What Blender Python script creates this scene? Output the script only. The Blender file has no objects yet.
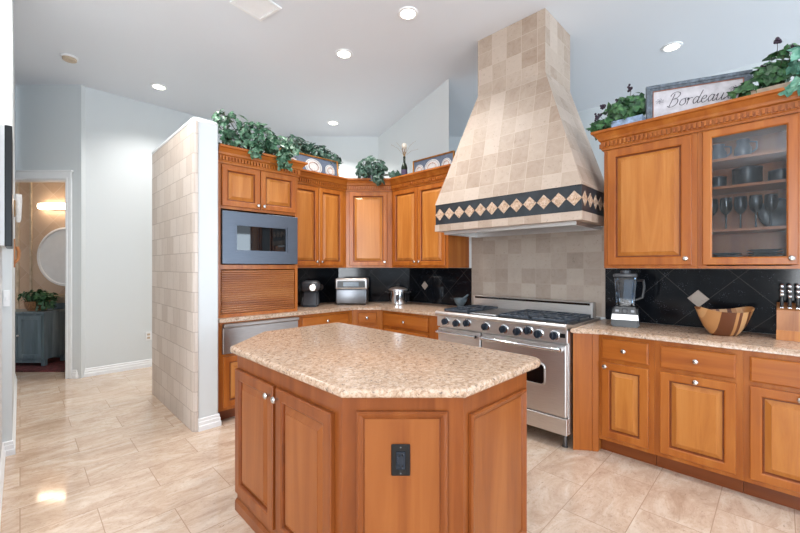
import bpy, bmesh, math, random
from mathutils import Vector, Matrix
C = bpy.context.scene
COL = C.collection
PI = math.pi
# ------------------------------------------------------------------ camera
CZ = 1.37
F = 380.0
cd = bpy.data.cameras.new('camera'); cam = bpy.data.objects.new('camera', cd); COL.objects.link(cam)
cd.sensor_width = 36; cd.lens = F/800*36; cd.clip_start = .02
cam.location = (0, 0, CZ); cam.rotation_euler = (PI/2, 0, -PI/4)
C.camera = cam
# ------------------------------------------------------------------ world, light, exposure
w = bpy.data.worlds.new('world'); C.world = w; w.use_nodes = True
bg = w.node_tree.nodes['Background']; bg.inputs[0].default_value = (.74, .87, 1, 1); bg.inputs[1].default_value = 1.75
def area(name, loc, target, sx, sy, power, col):
    l = bpy.data.lights.new(name, 'AREA'); l.shape = 'RECTANGLE'; l.size = sx; l.size_y = sy; l.energy = power; l.color = col
    o = bpy.data.objects.new(name, l); COL.objects.link(o); o.location = loc
    o.rotation_euler = (Vector(target)-Vector(loc)).to_track_quat('-Z', 'Y').to_euler(); return o
area('daylight_right', (1.6, -5.0, 1.4), (2.0, 3, 3.2), 6.0, 2.4, 70, (.76, .88, 1))
area('daylight_behind', (-3.9, -.95, 1.8), (2, 2.2, 2.9), 1.6, 2.4, 160, (.92, .96, 1))
area('hall_fill', (4.9, -5.0, 1.3), (4.5, 4, 2.0), 1.4, 2.2, 60, (.72, .87, 1))  # added fill light for the far hall walls, no window known there
C.view_settings.view_transform = 'Standard'; C.view_settings.look = 'None'
C.view_settings.gamma = 1; C.view_settings.use_curve_mapping = False
C.view_settings.exposure = 0.66

# ------------------------------------------------------------------ projection helpers
def ray(px, d):
    t = (px-400)/F
    return d*(1+t)*.70710678, d*(1-t)*.70710678
def Yon(px, X): t = (px-400)/F; return X*(1-t)/(1+t)
def Xon(px, Y): t = (px-400)/F; return Y*(1+t)/(1-t)

# ------------------------------------------------------------------ materials
def lin(c):
    return tuple((x/255/12.92 if x/255 <= .04045 else ((x/255+.055)/1.055)**2.4) for x in c)+(1,)
class N:
    def __init__(s, name):
        s.m = bpy.data.materials.new(name); s.m.use_nodes = True; s.t = s.m.node_tree; s.b = s.t.nodes['Principled BSDF']
    def n(s, typ, **k):
        x = s.t.nodes.new(typ)
        for a, v in k.items():
            if a.startswith('i_'): x.inputs[a[2:].replace('_', ' ')].default_value = v
            else: setattr(x, a, v)
        return x
    def l(s, a, b): s.t.links.new(a, b)
    def coord(s, kind='Object', scale=(1, 1, 1), rot=(0, 0, 0), loc=(0, 0, 0)):
        c = s.n('ShaderNodeTexCoord'); m = s.n('ShaderNodeMapping')
        m.inputs['Scale'].default_value = scale; m.inputs['Rotation'].default_value = rot; m.inputs['Location'].default_value = loc
        s.l(c.outputs[kind], m.inputs[0]); return m.outputs[0]
    def noise(s, vec, scale, detail=4, rough=.55, dist=0):
        x = s.n('ShaderNodeTexNoise'); x.inputs['Scale'].default_value = scale; x.inputs['Detail'].default_value = detail
        x.inputs['Roughness'].default_value = rough; x.inputs['Distortion'].default_value = dist; s.l(vec, x.inputs['Vector']); return x.outputs['Fac']
    def ramp(s, fac, stops, interp='LINEAR'):
        r = s.n('ShaderNodeValToRGB'); e = r.color_ramp.elements; r.color_ramp.interpolation = interp
        while len(e) < len(stops): e.new(.5)
        for i, (p, c) in enumerate(stops): e[i].position = p; e[i].color = lin(c) if len(c) == 3 else c
        s.l(fac, r.inputs[0]); return r.outputs[0]
    def mix(s, fac, a, b, mode='MIX'):
        x = s.n('ShaderNodeMix', data_type='RGBA', blend_type=mode)
        for v, i in ((fac, 0), (a, 6), (b, 7)):
            if isinstance(v, (int, float)): x.inputs[i].default_value = v
            elif isinstance(v, tuple): x.inputs[i].default_value = lin(v) if len(v) == 3 else v
            else: s.l(v, x.inputs[i])
        return x.outputs[2]
    def bump(s, h, strength=.2, dist=.01):
        b = s.n('ShaderNodeBump'); b.inputs['Strength'].default_value = strength; b.inputs['Distance'].default_value = dist
        s.l(h, b.inputs['Height']); s.l(b.outputs[0], s.b.inputs['Normal'])
    def base(s, c):
        if isinstance(c, tuple): s.b.inputs['Base Color'].default_value = lin(c) if len(c) == 3 else c
        else: s.l(c, s.b.inputs['Base Color'])
    def set(s, rough=None, metal=None, **k):
        if rough is not None: s.b.inputs['Roughness'].default_value = rough
        if metal is not None: s.b.inputs['Metallic'].default_value = metal
        for a, v in k.items(): s.b.inputs[a.replace('_', ' ')].default_value = v
        return s
def plain(name, c, rough=.5, metal=0, var=.06, sc=12, **k):
    n = N(name); v = n.coord()
    f = n.noise(v, sc, 3)
    a = tuple(max(0, x*(1-var)) for x in c); b = tuple(min(255, x*(1+var)) for x in c)
    n.base(n.ramp(f, [(.3, a), (.7, b)])); n.set(rough, metal, **k); return n.m
def emis(name, c, strength):
    n = N(name); n.base((255, 255, 255)); n.set(.5); n.b.inputs['Emission Color'].default_value = lin(c); n.b.inputs['Emission Strength'].default_value = strength; return n.m
def wood(name, dark, mid, light, axis='z', rough=.32):
    n = N(name); st = {'z': (9, 9, .7), 'x': (.7, 9, 9)}[axis]
    oi = n.n('ShaderNodeObjectInfo'); v0 = n.coord('Object')
    ad = n.n('ShaderNodeVectorMath', operation='ADD'); mu = n.n('ShaderNodeVectorMath', operation='SCALE'); mu.inputs[0].default_value = (13, 7, 5)
    n.l(oi.outputs['Random'], mu.inputs['Scale']); n.l(v0, ad.inputs[0]); n.l(mu.outputs[0], ad.inputs[1])
    ml = n.n('ShaderNodeVectorMath', operation='MULTIPLY'); ml.inputs[1].default_value = st; n.l(ad.outputs[0], ml.inputs[0])
    f1 = n.noise(ml.outputs[0], 1.3, 5, .6, .6); f2 = n.noise(ml.outputs[0], 9, 3, .6)
    f3 = n.noise(ad.outputs[0], 1.6, 2)
    c = n.ramp(f1, [(.25, dark), (.5, mid), (.78, light)])
    c = n.mix(n.ramp(f2, [(.35, (0, 0, 0)), (.75, (70, 70, 70))]), c, dark)
    c = n.mix(n.ramp(f3, [(.35, (0, 0, 0)), (.75, (80, 80, 80))]), c, light)
    n.base(c); n.set(rough, 0, Coat_Weight=.1, Coat_Roughness=.2, Specular_IOR_Level=.35); n.bump(f2, .04, .004); return n.m
M = {}
M['wood'] = wood('honey_wood', (138, 68, 20), (166, 92, 32), (186, 116, 50))
M['wood_h'] = wood('honey_wood_horizontal', (138, 68, 20), (166, 92, 32), (186, 116, 50), 'x')
M['island_wood'] = wood('island_shaded_wood', (112, 54, 20), (134, 70, 28), (154, 88, 41))  # darker copy of the honey wood, shade on the island put into its colour
M['island_panel'] = wood('island_shaded_panel', (128, 66, 27), (148, 83, 37), (166, 100, 50))  # same for the island panels, honey panel wood darkened as shade
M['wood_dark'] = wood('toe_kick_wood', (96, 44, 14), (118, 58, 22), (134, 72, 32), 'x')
M['panel'] = wood('honey_wood_panel', (158, 88, 32), (184, 115, 50), (202, 138, 72))
M['groove'] = plain('dark_groove', (122, 60, 20), .4, 0, .1)  # darker tone for the line between door frame and panel
M['tambour'] = wood('tambour_wood', (120, 64, 26), (150, 88, 42), (170, 110, 60), 'x')
def wallpaint(name, c):
    n = N(name); v = n.coord(); f = n.noise(v, 60, 3); n.base(c); n.set(.7); n.bump(f, .05, .004); return n.m
M['wall'] = wallpaint('wall_paint', (214, 218, 219))
M['ceil'] = wallpaint('ceiling_paint', (224, 228, 234))
M['white'] = plain('white_trim_paint', (238, 239, 240), .35, var=.01)
def travertine(name, tw, th, off, shades, grout, msize=.004, rough=.45, kind='UV', rot=(0, 0, 0), loc=(0, 0, 0), pit=.25, vein=(6, 6, 6), bumpy=.3):
    n = N(name); v = n.coord(kind, rot=rot, loc=loc)
    b = n.n('ShaderNodeTexBrick', offset=off, offset_frequency=2, squash=1)
    b.inputs['Scale'].default_value = 1; b.inputs['Brick Width'].default_value = tw; b.inputs['Row Height'].default_value = th
    b.inputs['Mortar Size'].default_value = msize; b.inputs['Mortar Smooth'].default_value = .1
    b.inputs['Color1'].default_value = (0, 0, 0, 1); b.inputs['Color2'].default_value = (1, 1, 1, 1); b.inputs['Mortar'].default_value = (.5, .5, .5, 1)
    n.l(v, b.inputs['Vector'])
    mp = n.n('ShaderNodeMapping'); mp.inputs['Scale'].default_value = vein; n.l(v, mp.inputs[0])
    ad = n.n('ShaderNodeVectorMath', operation='ADD'); sc = n.n('ShaderNodeVectorMath', operation='SCALE'); sc.inputs['Scale'].default_value = 7
    n.l(b.outputs['Color'], sc.inputs[0]); n.l(mp.outputs[0], ad.inputs[0]); n.l(sc.outputs[0], ad.inputs[1])
    f = n.noise(ad.outputs[0], 1.6, 8, .7, 1.0); f2 = n.noise(ad.outputs[0], 7, 6, .75)
    tile = n.ramp(b.outputs['Color'], [(0, shades[0]), (.5, shades[1]), (1, shades[2])])
    c = n.mix(n.ramp(f, [(.3, (0, 0, 0)), (.7, (150, 150, 150))]), tile, shades[3])
    c = n.mix(n.ramp(f2, [(.28, (255, 255, 255)), (.42, (0, 0, 0))]), c, shades[4])
    c2 = n.mix(pit, tile, c)
    c2 = n.mix(n.ramp(f, [(.3, (0, 0, 0)), (.75, (120, 120, 120))]), c2, shades[3])
    c3 = n.mix(b.outputs['Fac'], c2, grout)
    n.base(c3); n.set(rough); 
    inv = n.n('ShaderNodeMath', operation='SUBTRACT'); inv.inputs[0].default_value = 1; n.l(b.outputs['Fac'], inv.inputs[1])
    n.bump(inv.outputs[0], bumpy, .003); return n.m
def floormat():
    n = N('floor_travertine'); v = n.coord('Object', loc=(0, .0565, 0))
    b = n.n('ShaderNodeTexBrick', offset=.5, offset_frequency=2, squash=1); b.inputs['Scale'].default_value = 1; b.inputs['Brick Width'].default_value = .62; b.inputs['Row Height'].default_value = .31
    b.inputs['Mortar Size'].default_value = .002; b.inputs['Mortar Smooth'].default_value = .1
    b.inputs['Color1'].default_value = (0, 0, 0, 1); b.inputs['Color2'].default_value = (1, 1, 1, 1); b.inputs['Mortar'].default_value = (.5, .5, .5, 1); n.l(v, b.inputs['Vector'])
    sc = n.n('ShaderNodeVectorMath', operation='SCALE'); sc.inputs['Scale'].default_value = 1.3; n.l(b.outputs['Color'], sc.inputs[0])
    ad = n.n('ShaderNodeVectorMath', operation='ADD'); n.l(v, ad.inputs[0]); n.l(sc.outputs[0], ad.inputs[1])
    mp = n.n('ShaderNodeMapping'); mp.inputs['Scale'].default_value = (1.8, 4.0, 3); mp.inputs['Rotation'].default_value = (0, 0, .3); n.l(ad.outputs[0], mp.inputs[0])
    f = n.noise(mp.outputs[0], 1.5, 9, .74, .8)
    c = n.ramp(f, [(.28, (176, 148, 126)), (.40, (196, 170, 148)), (.50, (208, 184, 163)), (.58, (217, 198, 179)), (.70, (226, 213, 198))])
    f2 = n.noise(mp.outputs[0], 7, 8, .8, .5)
    c = n.mix(n.ramp(f2, [(.33, (190, 190, 190)), (.45, (0, 0, 0))]), c, (150, 118, 98))
    c = n.mix(n.ramp(f2, [(.56, (0, 0, 0)), (.68, (170, 170, 170))]), c, (230, 214, 196))
    f3 = n.noise(mp.outputs[0], 13, 5, .75, .4); c = n.mix(n.ramp(f3, [(.30, (220, 220, 220)), (.37, (0, 0, 0))]), c, (124, 98, 84))
    f5 = n.noise(v, 38, 4, .7); c = n.mix(n.ramp(f5, [(.32, (150, 150, 150)), (.46, (0, 0, 0))]), c, (160, 128, 106))
    t = n.ramp(b.outputs['Color'], [(0, (150, 120, 98)), (1, (226, 206, 186))]); c = n.mix(.08, c, t)
    n.base(n.mix(b.outputs['Fac'], c, (172, 144, 122))); n.set(.07); return n.m
M['floor'] = floormat()
M['trav'] = travertine('hood_travertine', .15, .15, .0, [(156, 133, 114), (174, 154, 137), (190, 172, 157), (204, 189, 175), (116, 94, 78)], (196, 180, 164), .0016, .5, pit=.8)
M['travgrey'] = travertine('backsplash_travertine', .15, .15, .0, [(142, 126, 113), (158, 143, 130), (170, 157, 145), (184, 172, 160), (108, 92, 80)], (170, 156, 142), .0018, .45, pit=.8)
M['travwall'] = travertine('partition_travertine', .2, .165, .5, [(190, 174, 161), (204, 190, 178), (216, 204, 194), (222, 212, 204), (160, 142, 130)], (172, 156, 144), .003, .55, pit=.7, vein=(9, 3, 6))
M['bathtile'] = travertine('bathroom_tile', .3, .3, .0, [(176, 148, 124), (190, 162, 138), (200, 174, 150), (208, 184, 162), (150, 122, 100)], (200, 178, 158), .004, .5, rot=(0, 0, PI/4), pit=.3)
def granite():
    n = N('speckled_granite'); v = n.coord('Object')
    vo = n.n('ShaderNodeTexVoronoi'); vo.inputs['Scale'].default_value = 85; n.l(v, vo.inputs['Vector'])
    f0 = n.noise(v, 46, 6, .75, .9)
    c = n.ramp(f0, [(.30, (98, 70, 52)), (.41, (158, 124, 100)), (.52, (204, 176, 154)), (.64, (222, 202, 184))])
    c = n.mix(.35, c, n.ramp(vo.outputs['Color'], [(.0, (150, 116, 88)), (.35, (196, 164, 132)), (.7, (206, 180, 152)), (1, (190, 178, 166))]))
    f3 = n.noise(v, 6, 3); c = n.mix(n.ramp(f3, [(.42, (0, 0, 0)), (.72, (80, 80, 80))]), c, (188, 156, 128))
    f2 = n.noise(v, 80, 3, .65); c = n.mix(n.ramp(f2, [(.28, (255, 255, 255)), (.36, (0, 0, 0))]), c, (82, 66, 58))
    f4 = n.noise(v, 55, 4, .65); c = n.mix(n.ramp(f4, [(.60, (0, 0, 0)), (.66, (230, 230, 230))]), c, (88, 76, 72))
    n.base(c); n.set(.24, Specular_IOR_Level=.4); return n.m
M['granite'] = granite()
def blacktile():
    n = N('black_granite_tile'); v = n.coord('UV', rot=(0, 0, PI/4))
    b = n.n('ShaderNodeTexBrick', offset=0, squash=1); b.inputs['Scale'].default_value = 1; b.inputs['Brick Width'].default_value = .305; b.inputs['Row Height'].default_value = .305
    b.inputs['Mortar Size'].default_value = .0018; n.l(v, b.inputs['Vector'])
    vo = n.n('ShaderNodeTexVoronoi'); vo.inputs['Scale'].default_value = 130; n.l(v, vo.inputs['Vector'])
    sp = n.noise(v, 14, 2)
    s1 = n.ramp(vo.outputs['Distance'], [(.1, (150, 160, 175)), (.17, (0, 0, 0))])
    s2 = n.ramp(sp, [(.5, (0, 0, 0)), (.62, (255, 255, 255))])
    sm = n.mix(1.0, s1, s2, 'MULTIPLY')
    c = n.mix(1.0, (18, 20, 24), sm, 'ADD')
    n.base(n.mix(b.outputs['Fac'], c, (70, 68, 66))); n.set(.09, Specular_IOR_Level=.22); return n.m
M['black_tile'] = blacktile()
def steel(name, c=(226, 224, 222), rough=.38, axis=(2, 2, 60)):
    n = N(name); v = n.coord('Object', scale=axis); f = n.noise(v, 6, 3)
    n.base(n.ramp(f, [(.3, tuple(x*.93 for x in c)), (.7, c)])); n.set(rough, 1); return n.m
M['steel'] = steel('brushed_steel'); M['steel_dark'] = steel('dark_steel', (120, 122, 126), .35)
M['steel_micro'] = steel('microwave_steel', (100, 106, 116), .42); M['steel_drawer'] = steel('drawer_steel', (168, 162, 158), .38)
M['nickel'] = plain('satin_nickel', (206, 204, 200), .25, 1, .02)
M['chrome'] = plain('chrome', (215, 217, 220), .08, 1, .01)
M['black'] = plain('black_plastic', (14, 15, 17), .35, 0, .1)
M['iron'] = plain('cast_iron', (62, 70, 80), .42, .3, .15, 40); M['knob_black'] = plain('knob_black', (30, 38, 48), .22, 0, .1)
M['charcoal'] = plain('charcoal_plastic', (58, 60, 64), .35, 0, .08)
M['blackglass'] = plain('black_glass', (10, 11, 13), .03, 0, .05)
M['mortar'] = plain('mortar_stone', (92, 106, 114), .4, 0, .1); M['dark_ceramic'] = plain('dark_ceramic', (50, 54, 58), .3, 0, .1)
M['bluegrey'] = plain('blue_grey_ceramic', (76, 92, 106), .2, 0, .1)
M['bluewhite'] = plain('blue_white_planter', (150, 172, 200), .5, 0, .2, 30)
M['beige'] = plain('beige_planter', (190, 172, 150), .6, 0, .08)
M['gold'] = plain('gold_frame', (176, 122, 62), .35, .5, .15, 30)
M['mat_blue'] = plain('slate_blue_mat', (92, 102, 120), .6, 0, .08, 30)
M['plate'] = plain('white_plate_print', (206, 204, 202), .5, 0, .05, 40)
M['wreath'] = plain('painted_wreath', (178, 150, 138), .6, 0, .3, 90)
M['blueframe'] = plain('weathered_blue_frame', (98, 108, 118), .55, 0, .22, 40)
M['paper'] = plain('sign_paper', (206, 202, 206), .7, 0, .07, 18)
M['ink'] = plain('sign_ink', (62, 58, 66), .7, 0, .05)
M['greyink'] = plain('faded_ink', (150, 146, 154), .7, 0, .1)
M['slate'] = plain('slate_band_tile', (42, 48, 54), .35, 0, .15)
M['copper'] = plain('copper_liner', (150, 92, 70), .5, .2, .1)
M['bottle'] = plain('green_bottle_glass', (24, 38, 22), .08, 0, .1)
M['label_dark'] = plain('bottle_label', (74, 60, 88), .6, 0, .15, 60)
M['ball'] = plain('white_ball', (236, 226, 210), .4, 0, .03)
M['twig'] = plain('gilded_twig', (150, 118, 80), .6, 0, .15)
M['grey_wood'] = wood('distressed_blue_wood', (78, 92, 100), (112, 128, 136), (150, 164, 168))
M['basket'] = plain('wicker', (140, 98, 64), .7, 0, .3, 60)
M['rug'] = plain('woven_rug', (86, 40, 42), .9, 0, .5, 26)
M['mirror'] = plain('mirror_glass', (230, 235, 238), .02, 1, .0)
M['berry'] = plain('dark_berry', (52, 36, 52), .4, 0, .2, 30)
M['red'] = plain('outlet_led', (150, 30, 30), .4)
M['bulb'] = emis('lamp_lens', (255, 244, 224), 9)
M['bathbulb'] = emis('vanity_lamp_glass', (255, 232, 204), 9)
def leafmat(name, d, m, l):
    n = N(name); v = n.coord('Object'); f = n.noise(v, 22, 2); f2 = n.noise(v, 130, 2)
    c = n.ramp(f, [(.3, d), (.5, m), (.72, l)]); c = n.mix(n.ramp(f2, [(.45, (0, 0, 0)), (.7, (120, 120, 120))]), c, l)
    n.base(c); n.set(.45); return n.m
M['ivy'] = leafmat('ivy_leaf', (26, 56, 40), (52, 96, 66), (128, 164, 138))
M['ivy_dark'] = leafmat('dark_ivy_leaf', (22, 44, 36), (44, 76, 60), (104, 134, 118))
M['leaf'] = leafmat('grape_leaf', (24, 54, 34), (50, 92, 54), (92, 138, 84))
M['teal'] = leafmat('teal_leaf', (46, 100, 84), (86, 148, 128), (138, 190, 168))
M['stem'] = plain('stem', (70, 66, 40), .7)
def glass(name, tint=(225, 235, 238), rough=0.0, alpha=.85):
    n = N(name); tr = n.n('ShaderNodeBsdfTransparent'); tr.inputs[0].default_value = lin(tint)
    gl = n.n('ShaderNodeBsdfGlossy'); gl.inputs['Roughness'].default_value = rough; gl.inputs['Color'].default_value = (1, 1, 1, 1)
    fr = n.n('ShaderNodeFresnel'); fr.inputs['IOR'].default_value = 1.5
    mx = n.n('ShaderNodeMixShader'); n.l(fr.outputs[0], mx.inputs[0]); n.l(tr.outputs[0], mx.inputs[1]); n.l(gl.outputs[0], mx.inputs[2])
    n.l(mx.outputs[0], n.t.nodes['Material Output'].inputs['Surface']); return n.m
M['glass'] = glass('clear_glass'); M['smoke'] = glass('smoky_glass', (134, 150, 164)); M['door_glass'] = glass('cabinet_door_glass', (240, 243, 245))
def striped_wood():
    n = N('striped_bowl_wood'); v = n.coord('Object')
    sp = n.n('ShaderNodeSeparateXYZ'); n.l(v, sp.inputs[0])
    m1 = n.n('ShaderNodeMath', operation='MULTIPLY'); m1.inputs[1].default_value = 48; n.l(sp.outputs['X'], m1.inputs[0])
    fl = n.n('ShaderNodeMath', operation='FLOOR'); n.l(m1.outputs[0], fl.inputs[0])
    wn = n.n('ShaderNodeTexWhiteNoise', noise_dimensions='1D'); n.l(fl.outputs[0], wn.inputs['W'])
    c = n.ramp(wn.outputs['Value'], [(0, (96, 52, 28)), (.3, (132, 80, 44)), (.5, (176, 124, 76)), (.75, (198, 152, 104))], 'CONSTANT')
    f = n.noise(v, 30, 3); n.base(n.mix(n.ramp(f, [(.4, (0, 0, 0)), (.7, (60, 60, 60))]), c, (120, 70, 40))); n.set(.3); return n.m
M['bowl_wood'] = striped_wood()
M['block'] = wood('knife_block_wood', (124, 70, 38), (172, 114, 70), (198, 144, 98), 'z')

# ------------------------------------------------------------------ mesh helpers
def BM(): return bmesh.new()
def box(bm, x0, x1, y0, y1, z0, z1, bev=0, seg=1):
    x0, x1 = min(x0, x1), max(x0, x1); y0, y1 = min(y0, y1), max(y0, y1)
    vs = [bm.verts.new((x, y, z)) for x in (x0, x1) for y in (y0, y1) for z in (z0, z1)]
    fs = [bm.faces.new([vs[i] for i in q]) for q in ((0, 1, 3, 2), (4, 6, 7, 5), (0, 4, 5, 1), (2, 3, 7, 6), (0, 2, 6, 4), (1, 5, 7, 3))]
    if bev: bmesh.ops.bevel(bm, geom=list({e for f in fs for e in f.edges}), offset=bev, segments=seg, affect='EDGES', profile=.5)
    return bm
def prism(bm, pts, z0, z1, bev=0, seg=2):
    a = [bm.verts.new((p[0], p[1], z0)) for p in pts]; b = [bm.verts.new((p[0], p[1], z1)) for p in pts]
    n = len(pts); fs = [bm.faces.new(a[::-1]), bm.faces.new(b)]
    for i in range(n): fs.append(bm.faces.new((a[i], a[(i+1) % n], b[(i+1) % n], b[i])))
    if bev: bmesh.ops.bevel(bm, geom=list({e for f in fs[:2] for e in f.edges}), offset=bev, segments=seg, affect='EDGES', profile=.5)
    return bm
def hull(bm, a, b):
    """solid between two equal-length 3D rings"""
    A = [bm.verts.new(p) for p in a]; B = [bm.verts.new(p) for p in b]; n = len(a)
    bm.faces.new(A[::-1]); bm.faces.new(B)
    for i in range(n): bm.faces.new((A[i], A[(i+1) % n], B[(i+1) % n], B[i]))
    return bm
def lathe(bm, prof, c=(0, 0, 0), seg=20, ax='z', sx=1, sy=1):
    rings = []
    for r, z in prof:
        ring = []
        for k in range(seg):
            a = 2*PI*k/seg; p = (r*math.cos(a)*sx, r*math.sin(a)*sy, z)
            if ax == 'y': p = (p[0], p[2], p[1])
            if ax == 'x': p = (p[2], p[0], p[1])
            ring.append(bm.verts.new((c[0]+p[0], c[1]+p[1], c[2]+p[2])))
        rings.append(ring)
    for a, b in zip(rings, rings[1:]):
        for k in range(seg): bm.faces.new((a[k], a[(k+1) % seg], b[(k+1) % seg], b[k]))
    bm.faces.new(rings[0][::-1]); bm.faces.new(rings[-1]); return bm
def tube(bm, pts, r, seg=8, r1=None):
    pts = [Vector(p) for p in pts]; rings = []; n = len(pts); a = None
    for i, p in enumerate(pts):
        t = (pts[min(i+1, n-1)]-pts[max(i-1, 0)]).normalized()
        if a is None: a = t.orthogonal().normalized()
        else:
            a = a-t*a.dot(t); a = a.normalized() if a.length > 1e-5 else t.orthogonal().normalized()
        b = t.cross(a); rr = r if r1 is None else r+(r1-r)*i/(n-1)
        rings.append([bm.verts.new(p+a*rr*math.cos(2*PI*k/seg)+b*rr*math.sin(2*PI*k/seg)) for k in range(seg)])
    for A, B in zip(rings, rings[1:]):
        for k in range(seg): bm.faces.new((A[k], A[(k+1) % seg], B[(k+1) % seg], B[k]))
    bm.faces.new(rings[0][::-1]); bm.faces.new(rings[-1]); return bm
def sphere(bm, c, r, s=(1, 1, 1), u=12, v=8):
    m = Matrix.Translation(c) @ Matrix.Diagonal((r*s[0], r*s[1], r*s[2], 1))
    bmesh.ops.create_uvsphere(bm, u_segments=u, v_segments=v, radius=1, matrix=m); return bm
def rings_rect(bm, x0, x1, z0, z1, prof, close_back=True):
    """loft of rectangles: prof = (inset, y)"""
    R = []
    for i, y in prof:
        R.append([bm.verts.new(p) for p in ((x0+i, y, z0+i), (x1-i, y, z0+i), (x1-i, y, z1-i), (x0+i, y, z1-i))])
    for a, b in zip(R, R[1:]):
        for k in range(4): bm.faces.new((a[k], a[(k+1) % 4], b[(k+1) % 4], b[k]))
    return R
def sweep(bm, path, prof):
    """mitred moulding: path in XY, profile (out, z) swept with out = right of travel"""
    P = [Vector(p) for p in path]; n = len(P); R = []
    for i in range(n):
        d0 = (P[i]-P[i-1]).normalized() if i else None; d1 = (P[i+1]-P[i]).normalized() if i < n-1 else None
        d0 = d0 or d1; d1 = d1 or d0
        n0 = Vector((d0.y, -d0.x)); n1 = Vector((d1.y, -d1.x)); m = n0+n1; m = m/(m.dot(n0))
        R.append([bm.verts.new((P[i].x+m.x*o, P[i].y+m.y*o, z)) for o, z in prof])
    k = len(prof)
    for a, b in zip(R, R[1:]):
        for j in range(k): bm.faces.new((a[j], b[j], b[(j+1) % k], a[(j+1) % k]))
    bm.faces.new(R[0]); bm.faces.new(R[-1][::-1]); return bm
def uvproj(bm):
    uv = bm.loops.layers.uv.verify()
    for f in bm.faces:
        nn = f.normal
        if abs(nn.z) > .9: a, b = Vector((1, 0, 0)), Vector((0, 1, 0))
        else:
            a = Vector((0, 0, 1)).cross(nn); a = a.normalized() if a.length > 1e-6 else Vector((1, 0, 0)); b = Vector((0, 0, 1)) if abs(nn.z) < .3 else nn.cross(a)
        for l in f.loops: l[uv].uv = (l.vert.co.dot(a), l.vert.co.dot(b))
def obj(name, bm, mat, parent=None, smooth=False, loc=None, rz=0, label=None, kind=None):
    bmesh.ops.recalc_face_normals(bm, faces=bm.faces[:])
    bm.normal_update(); uvproj(bm)
    me = bpy.data.meshes.new(name); bm.to_mesh(me); bm.free()
    me.materials.append(M[mat] if isinstance(mat, str) else mat)
    if smooth:
        for p in me.polygons: p.use_smooth = True
        try: me.set_sharp_from_angle(angle=math.radians(40))
        except Exception: pass
    o = bpy.data.objects.new(name, me); COL.objects.link(o)
    if parent: o.parent = parent
    if loc: o.location = loc
    o.rotation_euler = (0, 0, rz)
    if label: o['label'] = label
    if kind: o['kind'] = kind
    return o
def thing(name, label, cat, loc=(0, 0, 0), rz=0, group=None):
    o = bpy.data.objects.new(name, None); COL.objects.link(o); o.empty_display_size = .1
    o.location = loc; o.rotation_euler = (0, 0, rz); o['label'] = label; o['category'] = cat
    if group: o['group'] = group
    return o
def tag(o, label, cat, group=None):
    o['label'] = label; o['category'] = cat
    if group: o['group'] = group
    return o
def struct(name, bm, mat, parent=None, label=None):
    o = obj(name, bm, mat, parent)
    if not parent: o['kind'] = 'structure'
    if label: o['label'] = label
    return o
def dup(root, loc, rz, label, group=None):
    r = root.copy(); COL.objects.link(r); r.location = loc; r.rotation_euler = (0, 0, rz); r['label'] = label
    if group: r['group'] = group
    def rec(src, dst):
        for ch in list(src.children):
            c = ch.copy(); COL.objects.link(c); c.parent = dst; rec(ch, c)
    rec(root, r); return r

# ------------------------------------------------------------------ the setting
CEIL = 3.6
XB, YA = 3.6, 4.08
PW = 2.5
struct('floor', box(BM(), -6, 8, -6, 9, -.1, 0), 'floor')
struct('ceiling', box(BM(), -6, 8, -6, 9, CEIL, CEIL+.1), 'ceil')
# hall walls far behind the kitchen
HW = 6.1; S2 = 9.22; XF = 5.7; xd = S2-HW; yd = S2-XF
struct('wall_hall', box(BM(), .49, xd, HW, HW+.12, 0, CEIL), 'wall')
struct('wall_diagonal', prism(BM(), [(xd, HW), (XF, yd), (XF+.12, yd+.05), (xd+.05, HW+.12)], 0, CEIL), 'wall')
struct('wall_far', box(BM(), XF, XF+.12, -6, yd, 0, CEIL), 'wall')
struct('wall_back', box(BM(), -5.9, -5.75, -.4, 9, 0, CEIL), 'wall')
BK = bpy.data.objects.new('wall_behind', None); COL.objects.link(BK); BK['kind'] = 'structure'; BK.location = (-2.3, -2.3, 0); BK.rotation_euler = (0, 0, -PI/4)
bm = BM(); box(bm, -1.5, -.75, -.1, 0, 0, CEIL); box(bm, .75, 1.5, -.1, 0, 0, CEIL); box(bm, -.75, .75, -.1, 0, 0, .9); box(bm, -.75, .75, -.1, 0, 2.2, CEIL)
obj('wall_panel', bm, 'wall', BK)
wn = bpy.data.objects.new('window_1', None); COL.objects.link(wn); wn['kind'] = 'structure'; wn.location = BK.location; wn.rotation_euler = BK.rotation_euler
bm = BM(); box(bm, -.8, -.72, 0, .03, .85, 2.25); box(bm, .72, .8, 0, .03, .85, 2.25); box(bm, -.72, .72, 0, .03, .85, .92); box(bm, -.72, .72, 0, .03, 2.18, 2.25); box(bm, -.03, .03, -.06, .03, .92, 2.18); obj('window_frame', bm, 'white', wn)
bm = BM()
for i in range(16):
    z = .96+i*.077
    for x0, x1 in ((-.70, -.04), (.04, .70)): hull(bm, [(x0, -.05, z), (x1, -.05, z), (x1, -.045, z+.006), (x0, -.045, z+.006)], [(x0, -.005, z-.03), (x1, -.005, z-.03), (x1, 0, z-.024), (x0, 0, z-.024)])
obj('shutter_louvers', bm, 'white', wn)
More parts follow.
